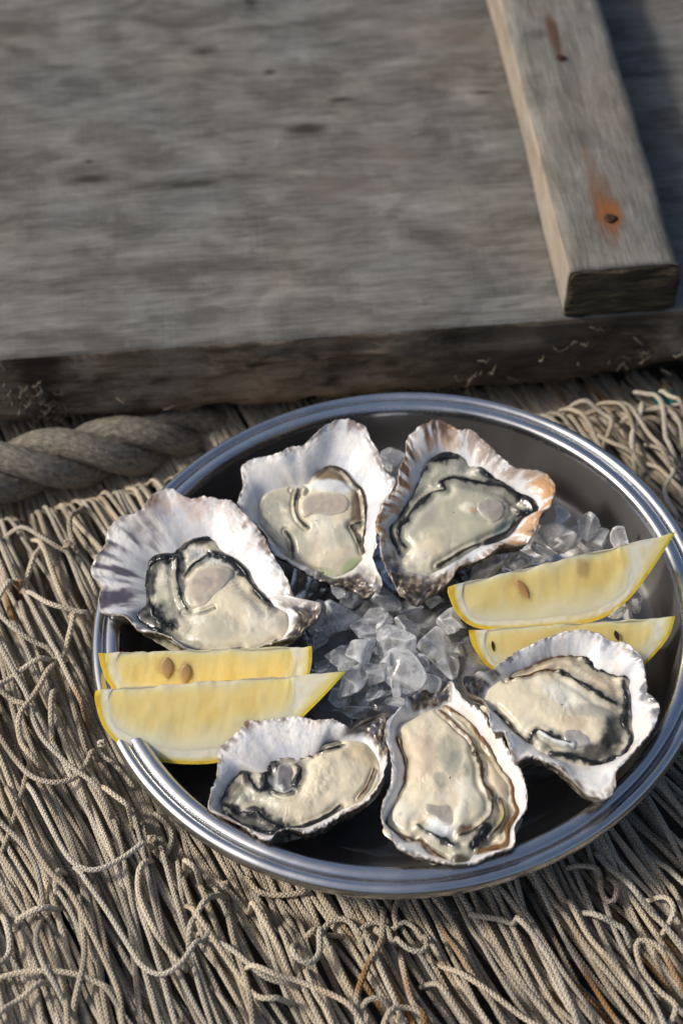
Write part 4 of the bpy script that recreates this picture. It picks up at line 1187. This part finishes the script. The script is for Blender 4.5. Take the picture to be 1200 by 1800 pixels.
# 6: bottom left
oyster('small oyster with smooth bluish white shell beside the front left lemon wedge', (350, 1230), .29167,
       [(290, 125), (380, 120), (480, 105), (600, 100), (700, 120), (820, 120), (900, 150), (960, 110), (1060, 70), (1100, 40), (1140, 60), (1120, 200), (1130, 320), (1100, 480), (1030, 590), (960, 650), (860, 690), (760, 760), (650, 800), (560, 780), (470, 800), (420, 850), (330, 810), (250, 750), (150, 700), (60, 640), (70, 540), (110, 430), (120, 310), (150, 250), (240, 180)],
       [(480, 300), (680, 290), (760, 220), (840, 200), (960, 200), (1040, 260), (1080, 360), (1060, 480), (960, 580), (860, 610), (760, 670), (640, 720), (500, 760), (400, 770), (300, 740), (200, 680), (120, 640), (110, 560), (180, 450), (260, 380), (390, 400), (420, 340)],
       (600, 490), (1080, 170), 0.003, (0.0, -0.03),
       [(860, 400, 220, 170, 10, CREAM, .95, 1.2), (960, 300, 120, 80, 30, (0.6, 0.48, 0.28), .6, .2), (700, 420, 100, 160, 15, CREAM, .9, .8), (560, 330, 120, 60, 0, GREY, .9, -.2), (500, 450, 90, 110, 0, (0.42, 0.46, 0.46), .9, -.2), (540, 620, 220, 80, 5, CREAM, .85, .8), (420, 590, 90, 60, 30, PALE, .8, .5), (240, 550, 70, 50, -20, PALE, .95, .8), (340, 440, 40, 60, 20, PALE, .8, .5), (300, 560, 120, 40, 0, GREEN, .7, .2), (200, 500, 80, 60, -40, BLACK, .7, -.3), (300, 690, 150, 40, 15, BLACK, .9, -.5), (780, 240, 70, 25, -15, PALE, .7, .4), (860, 560, 120, 40, -25, GREEN, .5, 0)],
       [([(120, 565), (180, 465), (260, 392), (300, 470), (350, 520), (388, 500), (388, 430), (420, 345), (455, 360)], 17, BLACK, 1), ([(480, 300), (580, 290), (680, 290), (760, 225), (830, 203)], 6, BLACK, 1), ([(690, 285), (780, 265), (860, 230)], 5, BLACK, 1), ([(140, 590), (240, 640), (340, 640), (420, 700), (520, 735)], 20, BLACK, 1), ([(520, 735), (640, 710), (760, 660), (840, 600)], 7, BLACK, 1), ([(150, 630), (220, 690), (350, 740), (450, 755)], 18, BLACK, 1), ([(1050, 380), (1010, 480), (950, 560)], 6, BROWN, 1), ([(580, 360), (602, 410), (572, 480)], 14, BLACK, 1), ([(550, 520), (500, 545), (440, 515)], 6, BLACK, 1)],
       [([(470, 352), (540, 345), (580, 380), (575, 440), (555, 510), (515, 530), (465, 505), (455, 430)], (0.17, 0.165, 0.17), .5)],
       seed=58, depth=0.019, stain=[(300, 130, 80, RBRN, .8, .8), (680, 770, 140, (0.07, 0.04, 0.06), .8, .7), (900, 620, 90, (0.35, 0.2, 0.1), .8, .6), (200, 700, 160, ORNG, .6, .7), (60, 620, 90, PURP, .6, .7)], flute=0.4, rimwave=0.0012, hinge_w=0.27)

# ------------------------------------------------------------------ lemon wedges
def lemon(label, top0, top1, outline, zc, face, angle, ins, seeds, seed, pith=0.0034, specks=()):
    a = pix(np.array([top0], float), t2w((0, 0, zc[0])), TN)[0]
    b = pix(np.array([top1], float), t2w((0, 0, zc[1])), TN)[0]
    u = (b - a); Lc = np.linalg.norm(u); u /= Lc
    fa = math.radians(face)
    nf = t2w((0, -math.cos(fa), math.sin(fa)))
    nf = nf - u * (nf @ u); nf /= np.linalg.norm(nf)
    dn = np.cross(u, nf)
    if dn[2] > 0: dn = -dn
    O = pix(np.array([top0] + list(outline) + [top1], float), a, nf)
    SR = np.stack([(O - a) @ u, (O - a) @ dn], 1)
    SR = resample(catmull(SR, False, 10), 0.0009)
    SR[0] = (0, 0); SR[-1] = (Lc, 0)
    SR[:, 1] = np.maximum(SR[:, 1], 0)
    J = len(SR)
    w = (SR[:, 0] - SR[:, 0].min()) / np.ptp(SR[:, 0])
    wj = np.clip((SR[:, 0] - ins[0]) / (Lc - ins[0] - ins[1]), 0, 1)
    A = np.stack([ins[0] + (Lc - ins[0] - ins[1]) * wj, 0 * wj], 1)
    R = np.linalg.norm(SR - A, axis=1)
    endness = np.clip(np.maximum((ins[0] - SR[:, 0]) / ins[0], (SR[:, 0] - (Lc - ins[1])) / ins[1]), 0, 1)
    pt = pith * (1 + 0.12 * fbm(np.stack([w * 9, w * 0], 1), seed, 3)) + endness * 0.55 * np.where(SR[:, 0] < Lc / 2, ins[0], ins[1])
    pt = np.minimum(pt, R * 0.92)
    vp = 1 - pt / np.maximum(R, 1e-6)
    vq = 1 - np.minimum((0.0011 + 0.0012 * np.exp(-SR[:, 0] / 0.006)) / np.maximum(R, 1e-6), 0.3)
    root = empty('lemon_wedge', tuple((a + b) / 2 - TN * 0.03))
    tag(root, label, 'lemon wedge', 'lemon wedges in the tray')
    nb = -nf
    def P3(sr, phi, off=0.0):
        e = math.cos(phi) * dn + math.sin(phi) * nb
        nrm = -(math.cos(phi) * nb - math.sin(phi) * dn)
        return a + sr[:, :1] * u + sr[:, 1:2] * e + nrm * np.asarray(off)[..., None] if np.ndim(off) else a + sr[:, :1] * u + sr[:, 1:2] * e + nrm * off
    ang = math.radians(angle)
    def face_part(name, v0, v1, k, mat, cfun, disp, close=False):
        V, C, Fc = [], [], []
        for side, phi in ((0, 0.0), (1, ang)):
            rows = []
            for kk in range(k + 1):
                v = v0 + (v1 - v0) * kk / k
                sr = A + v[:, None] * (SR - A)
                q = np.stack([sr[:, 0] * 1000, sr[:, 1] * 1000], 1)
                # ragged cut core edge
                rag = 0.0005 * fbm(np.stack([sr[:, 0] * 260, 0 * w + seed], 1), seed + 3, 3) * np.exp(-sr[:, 1] / 0.0012)
                sgn = 1 if side == 0 else -1
                rows.append(P3(sr, phi, sgn * disp(q, v, kk / k)) + rag[:, None] * TN)
                C.append(cfun(q, v, kk / k))
            off = len(V)
            V += np.concatenate(rows).tolist()
            g = grid_faces(k + 1, J, False, off)
            Fc += g if side == 0 else [tuple(reversed(f)) for f in g]
        return V, np.concatenate(C), Fc
    def cp(q, v, t):
        c = np.tile(np.array((0.85, 0.70, 0.28)), (len(q), 1))
        sv = np.stack([q[:, 0] * 0.7 + q[:, 1] * 0.16, q[:, 1] * 0.13], 1)
        c = mixc(c, (0.84, 0.74, 0.40), 0.32 * sstep(-0.2, 0.8, fbm(sv, seed + 5, 4)))
        c = mixc(c, (0.82, 0.62, 0.19), 0.5 * sstep(0.1, 0.8, fbm(q * 0.12, seed + 6, 3)))
        for (px, py, ln, wd, rot, sc_, prj) in seeds:
            sp_ = pix(np.array([[px, py]], float), a, nf)[0] - a
            dq = q - 1000 * np.array([sp_ @ u, sp_ @ dn])
            cr_, sr_ = math.cos(math.radians(rot)), math.sin(math.radians(rot))
            g_ = np.hypot((dq[:, 0] * cr_ + dq[:, 1] * sr_) / (ln * 800), (-dq[:, 0] * sr_ + dq[:, 1] * cr_) / (wd * 1700))
            if max(sc_) > 0.1:
                c = mixc(c, (0.50, 0.32, 0.12), 0.6 * (1 - sstep(0.4, 1.0, g_ + 0.2 * fbm(q * 0.5, seed + 16, 3))))
        core = np.exp(-(q[:, 1] / (2.2 + 1.2 * fbm(np.stack([q[:, 0] * 0.12, 0 * w], 1), seed + 8, 2))) ** 2)
        c = mixc(c, (0.80, 0.76, 0.56), 0.8 * core)
        c = mixc(c, (0.82, 0.78, 0.56), np.clip(0.97 * sstep(0.5, 1.0, t + 0.06 * fbm(q * 0.2, seed + 15, 3)), 0, 1))
        return c
    def dp(q, v, t):
        sv = np.stack([q[:, 0] * 0.7 + q[:, 1] * 0.16, q[:, 1] * 0.13], 1)
        return (0.00007 * fbm(sv, seed + 5, 4) + 0.0003 * fbm(q * 0.1, seed + 9, 2) - 0.00015) * (1 - t ** 4)
    V, C, Fc = face_part('pulp', 0 * vp, vp, 34, M_PULP, cp, dp)
    pulp = mesh_obj('pulp', V, Fc, M_PULP, root, colors=C)
    def cw(q, v, t):
        c = np.tile(np.array((0.84, 0.81, 0.66)), (len(q), 1))
        c = mixc(c, (0.78, 0.70, 0.40), 0.7 * sstep(0.0, 0.8, fbm(q * 0.3, seed + 11, 3)))
        return mixc(c, (0.80, 0.66, 0.16), np.full(len(q), 0.9 * float(sstep(0.5, 1.0, t))))
    def dw(q, v, t): return 0.0001 * fbm(q * 0.6, seed + 12, 3) * min(1, t * 6)
    V, C, Fc = face_part('pith', vp, vq, 8, M_PITH, cw, dw)
    mesh_obj('pith', V, Fc, M_PITH, root, colors=C)
    # peel: the cut rind edge on both faces and the rounded outside
    def cy(q, v, t):
        c = np.tile(np.array((0.82, 0.58, 0.05)), (len(q), 1))
        c = mixc(c, (0.55, 0.52, 0.04), 0.75 * sstep(0.80, 1.0, (SR[:, 0] - 0) / Lc))
        return mixc(c, (0.60, 0.30, 0.02), 0.5 * sstep(0.25, 0.9, fbm(q * 0.35, seed + 13, 3)))
    V, C, Fc = face_part('peel', vq, vq * 0 + 1, 2, M_PEEL, cy, lambda q, v, t: 0 * w)
    C = [C]
    rows = []
    K = 26
    for kk in range(K + 1):
        phi = ang * kk / K
        q = np.stack([SR[:, 0] * 1000, SR[:, 1] * 1000 + kk * 1.5], 1)
        bul = 1 + 0.03 * math.sin(math.pi * kk / K)
        rows.append(P3(SR * np.array([1, bul]) + np.stack([0 * w, 0.00015 * fbm(q * 0.8, seed + 14, 2) * (SR[:, 1] > 0.001)], 1), phi))
        C.append(cy(q, None, 0))
    off = len(V)
    V += np.concatenate(rows).tolist()
    Fc += grid_faces(K + 1, J, False, off)
    mesh_obj('peel', V, Fc, M_PEEL, root, colors=np.concatenate(C))
    # seeds embedded in the front face
    for (px, py, ln, wd, rot, sc_, prj) in seeds:
        p = pix(np.array([[px, py]], float), a, nf)[0]
        r = math.radians(rot)
        ax = math.cos(r) * u + math.sin(r) * dn
        ay = np.cross(nf, ax)
        Vv, Cc = [], []
        for i in range(13):
            t = i / 12
            rr = math.sin(math.pi * t) ** 0.75 * (1 - 0.35 * t)
            for j in range(14):
                th = 2 * math.pi * j / 14
                Vv.append(p + ax * (t - 0.5) * ln + ay * math.cos(th) * rr * wd + nf * (math.sin(th) * rr * wd * 0.2 + prj - 0.0002))
                Cc.append(np.array(sc_) * (0.75 + 0.5 * t))
        mesh_obj('seed', Vv, grid_faces(13, 14), M_SEED, pulp, colors=np.array(Cc))
    return root

SEEDC = (0.42, 0.27, 0.13)
lemon('lemon wedge with curved rind overlapping the left rim, in front of its twin', (166, 1213), (607, 1181), [(168, 1238), (183, 1280), (215, 1313), (262, 1335), (320, 1343), (380, 1341), (440, 1326), (500, 1290), (548, 1245), (580, 1212)], (0.014, 0.014), 46, 62, (0.007, 0.022), [], 5, pith=0.0055)
lemon('lemon wedge with two brown seeds below the large left oyster', (173, 1148), (548, 1136), [(178, 1172), (190, 1200), (220, 1232), (280, 1258), (360, 1266), (440, 1255), (500, 1230), (536, 1200), (547, 1168)], (0.013, 0.013), 40, 55, (0.009, 0.010),
      [(294, 1174, 0.0085, 0.0030, 95, SEEDC, 0.0004), (327, 1184, 0.0078, 0.0026, 100, SEEDC, 0.0003)], 9)
lemon('upper right lemon wedge with a long pointed tip resting on the tray rim', (787, 1031), (1186, 936), [(793, 1058), (808, 1085), (835, 1103), (880, 1108), (950, 1104), (1020, 1097), (1064, 1084), (1100, 1058), (1130, 1022), (1156, 984)], (0.013, 0.016), 46, 60, (0.007, 0.024),
      [(919, 1036, 0.0085, 0.0019, 70, (0.50, 0.27, 0.10), 0.0001), (1026, 995, 0.0075, 0.0022, 100, (0.62, 0.40, 0.15), -0.0003)], 13, pith=0.0038)
lemon('low lemon wedge half hidden behind the wide right oyster', (823, 1108), (1186, 1084), [(828, 1130), (840, 1152), (858, 1172), (900, 1196), (980, 1212), (1060, 1204), (1115, 1182), (1150, 1150), (1175, 1118)], (0.003, 0.004), 42, 58, (0.008, 0.011),
      [(866, 1136, 0.0045, 0.0007, 85, (0.03, 0.025, 0.015), 0.0004), (1083, 1117, 0.0045, 0.0011, 75, (0.05, 0.03, 0.02), 0.0008)], 19)

# ------------------------------------------------------------------ ice
def ice_slush():
    n = 90
    t = np.arange(n) / n * 2 * math.pi
    rows = []
    for k, rr in enumerate(np.linspace(0.02, 1, 40)):
        ax, ay = 0.074, 0.070
        edge = 1 + 0.1 * fbm(np.stack([np.cos(t) * 3, np.sin(t) * 3], 1), 91, 3)
        x = 0.004 + ax * rr * np.cos(t) * edge + 0.014 * rr
        y = 0.004 + ay * rr * np.sin(t) * edge
        q = np.stack([x, y], 1)
        h = FLOOR + 0.0125 * (1 - rr ** 3) + (1 - rr ** 4) * (0.0028 * fbm(q * 110, 92, 4) + 0.0016 * np.abs(fbm(q * 60, 94, 2)))
        h = np.maximum(h, FLOOR + 0.0003) if rr < 1 else np.full(n, FLOOR + 0.0002)
        rows.append(np.stack([x, y, h], 1))
    V = np.concatenate(rows)
    o = mesh_obj('ice_slush', t2w(V), grid_faces(40, n), M_SLUSH, None)
    tag(o, 'wet grey crushed ice slush covering the tray floor between oysters', 'ice', kind='stuff')
ice_slush()

def meltwater():
    m, n, l, p = newmat('meltwater')
    setp(p, Base_Color=(0.9, 0.93, 0.95, 1), Roughness=0.03, IOR=1.33)
    p.inputs['Transmission Weight'].default_value = 1.0
    tc = n.new('ShaderNodeTexCoord')
    t = node(n, 'ShaderNodeTexNoise', Scale=90.0, Detail=3.0)
    l.new(tc.outputs['Object'], t.inputs['Vector'])
    bump(n, l, p, t.outputs['Fac'], 0.5, 0.0008)
    k = 120
    t = np.arange(k) / k * 2 * math.pi
    e = 0.092 * (1 + 0.05 * fbm(np.stack([np.cos(t) * 2.5, np.sin(t) * 2.5], 1), 95, 3))
    rows = [np.stack([e * rr * np.cos(t), e * rr * np.sin(t), 0 * t + FLOOR + hh], 1) for rr, hh in ((0.01, .0013), (0.3, .0013), (0.6, .0013), (0.85, .0013), (0.96, .0012), (0.985, .0009), (1.0, .0002))]
    o = mesh_obj('meltwater', t2w(np.concatenate(rows)), grid_faces(len(rows), k), m)
    tag(o, 'thin film of meltwater over the dark tray floor', 'water', kind='stuff')
meltwater()

def ico(sub):
    bm = bmesh.new()
    bmesh.ops.create_icosphere(bm, subdivisions=sub, radius=1)
    V = np.array([v.co[:] for v in bm.verts])
    Fc = [tuple(v.index for v in f.verts) for f in bm.faces]
    bm.free()
    return V, Fc
ICO_V, ICO_F = ico(4)
_e = np.array([(f[i], f[(i + 1) % 3]) for f in ICO_F for i in range(3)])
_deg = np.bincount(_e[:, 0], minlength=len(ICO_V)).astype(float)
def relax(V, k):
    for _ in range(k):
        S = np.zeros_like(V)
        np.add.at(S, _e[:, 0], V[_e[:, 1]])
        V = 0.4 * V + 0.6 * S / _deg[:, None]
    return V


def ice_chunk(px, py, w, h, z, seed, label, group, rot=0.0, thick=0.6):
    r = np.random.default_rng(seed)
    V = ICO_V.copy()
    for k in range(13):
        d = r.normal(size=3); d /= np.linalg.norm(d)
        lim = r.uniform(0.35, 0.72)
        ex = V @ d - lim
        V = V - np.maximum(ex, 0)[:, None] * d * 0.985
    V = relax(V, 1)
    V = V * (1 + 0.05 * fbm(V * 1.3 + seed, seed, 3))[:, None] + 0.018 * fbm(V * 6 + seed, seed + 1, 2)[:, None] * V
    sx, sy = w / 4450 * 0.74, h / 4450 * 0.88
    V = V * np.array([sx, sy, thick * min(sx, sy) * 1.2])
    ca, sa = math.cos(rot), math.sin(rot)
    V = V @ np.array([[ca, sa, 0], [-sa, ca, 0], [0, 0, 1]])
    tl = r.normal(0, 0.25, 2)
    V[:, 2] += V[:, 0] * tl[0] + V[:, 1] * tl[1]
    c = pix(np.array([[px, py]], float), t2w((0, 0, z)), TN)[0]
    o = mesh_obj('ice_chunk', V @ TR.T, ICO_F, M_ICE, None)
    o.location = c
    tag(o, label, 'ice', group)
    return o

def cc(x, y): return 530 + .275 * x, 1010 + .275 * y
G1 = 'ice chunks heaped in the middle of the tray'
SM = 'small clear ice fragment lying low around the central ice heap'
MID = [  # crop x, y, width, height, z(mm below rim), rot, label
    (540, 175, 200, 120, -7, .2, 'rounded ice chunk nearest the two back oysters, at the rear of the central heap'),
    (260, 275, 300, 190, -6.5, -.55, 'long slanting ice chunk at the left of the central heap'),
    (400, 360, 190, 170, -7, -.5, 'grey ice fragment hugging the long slanting chunk'),
    (510, 310, 110, 90, -4.5, 0, 'small rounded ice knob on top of the central heap'),
    (620, 450, 320, 210, -3.5, .15, 'largest flat ice chunk in the middle of the central heap'),
    (690, 345, 170, 130, -4.5, .4, 'ice chunk leaning behind the largest flat one in the heap'),
    (880, 450, 200, 290, -6, -.35, 'tall leaf-shaped clear ice chunk at the right of the central heap'),
    (240, 510, 140, 130, -7.5, .5, 'round clear ice chunk between the lemon tips and the heap'),
    (370, 500, 240, 170, -6, .1, 'broad greyish ice chunk left of the heap centre'),
    (345, 665, 170, 230, -6, .5, 'upright ice chunk beside the tip of the front left lemon wedge'),
    (470, 640, 160, 140, -7, .2, 'ice fragment squeezed between the upright and thick front chunks'),
    (650, 640, 260, 210, -6, .45, 'thick ice chunk at the front of the central heap'),
    (770, 590, 120, 100, -6, .3, 'small ice fragment at the right end of the thick front chunk'),
    (120, 235, 100, 120, -8, .3, 'ice chunk touching the hinge of the large left oyster'),
    (225, 100, 90, 75, -5, .1, 'tiny clear ice bead under the white back oyster'),
    (340, 150, 160, 110, -11, .2, 'low ice fragment in the shade under the white back oyster'), (500, 260, 190, 110, -10.5, .1, 'dark low ice fragment behind the heap\'s rounded knob'), (150, 330, 170, 120, -11, .3, 'low ice fragment left of the long slanting chunk'),
    (960, 310, 150, 150, -8, .2, 'ice chunk against the end of the right lemon wedges'),
    (830, 170, 150, 90, -9, .2, 'ice fragment under the hinge of the stained rear oyster'), (700, 200, 140, 90, -12, .4, 'dark low ice fragment between the two rear hinges and heap'), (480, 770, 170, 90, -9.5, .1, 'low ice fragment in front of the upright chunk, towards the small oyster\'s hinge'), (600, 800, 150, 80, -10, .3, 'low ice fragment between the hinges of the two front oysters'), (260, 800, 140, 90, -10.5, .2, 'ice fragment beneath the pointed tip of the front left lemon'),
    (100, 430, 160, 110, -11.5, .2, 'dim ice fragment beside the flesh end of the seeded lemon wedge'), (760, 700, 200, 110, -10.5, .2, 'low ice fragment behind the long front oyster\'s hinge'), (900, 640, 170, 100, -11, .4, 'low ice fragment towards the wide right oyster\'s hinge'), (150, 600, 170, 120, -12, .1, 'dim ice fragment under the blunt end of the seeded lemon wedge'), (340, 880, 190, 90, -13, .1, 'dark ice fragment just behind the small front oyster'), (980, 480, 110, 130, -11, .1, 'narrow ice fragment between the leaf-shaped chunk and the right lemons'),
    (440, 430, 120, 110, -5, .9, 'little ice lump on the broad greyish chunk'), (545, 560, 110, 100, -4.5, .6, 'little ice lump on the front edge of the largest flat chunk'), (560, 385, 110, 90, -3.2, .3, 'little ice lump on the back edge of the largest flat chunk'), (300, 600, 110, 90, -6.5, .2, 'little ice lump above the upright chunk'), (700, 545, 100, 90, -4.2, 1.2, 'little ice lump on the right corner of the largest flat chunk'), (610, 715, 120, 80, -7.5, .2, 'small ice fragment at the foot of the thick front chunk')]
for i, (x, y, w, h, z, ro, lb) in enumerate(MID):
    q = cc(x, y)
    ice_chunk(q[0], q[1], w * .275, h * .275, (z - 1.5) * .001, 300 + i, lb or SM, G1, -ro)
G2 = 'ice chunks along the right side of the tray'
def cr(x, y): return 770 + .3583 * x, 880 + .3583 * y
RT = [(600, 80, 80, 110, -9, 'ice chunk close to the stained rim of the rear right oyster'), (570, 185, 150, 120, -8, 'square grey ice chunk behind the upper right lemon wedge'), (740, 125, 120, 80, -8, 'bright ice chunk rearmost behind the upper right lemon wedge'), (900, 190, 90, 80, -8, 'ice chunk near the right tray wall behind the lemon tip'),
      (230, 345, 220, 110, -9, 'broad flat ice chunk under the rear right oyster'), (330, 270, 130, 90, -12, "dark ice chunk beneath the front lip of the rear right oyster"), (660, 180, 120, 100, -12, "dark low ice chunk under the square grey one"), (400, 310, 140, 80, -11, "ice chunk half under the core edge of the upper right lemon"), (875, 555, 90, 55, -3, 'clear ice piece wedged between the two right lemon wedges'), (950, 505, 90, 90, -9, "ice chunk under the rind of the upper right lemon's tip"),
      (70, 600, 120, 120, -9, "ice chunk beside the blunt ends of both right lemons"), (780, 190, 130, 80, -13, "dark low ice chunk under the bright rearmost one"), (500, 240, 110, 80, -12, "dark low ice chunk between the square grey chunk and the lemon")]
for i, (x, y, w, h, z, lb) in enumerate(RT):
    q = cr(x, y)
    ice_chunk(q[0], q[1], w * .3583, h * .3583, z * .001, 400 + i, lb or 'low dark ice chunk among the right side ice', G2, 0.3 * (i % 3))
ice_chunk(688, 812, 46, 44, -0.010, 501, 'dim ice chunk in the gap between the two back oysters', 'ice chunks at the back of the tray', .2)
ice_chunk(700, 850, 40, 40, -0.013, 502, 'lower ice chunk deep between the two back oysters', 'ice chunks at the back of the tray', .6)
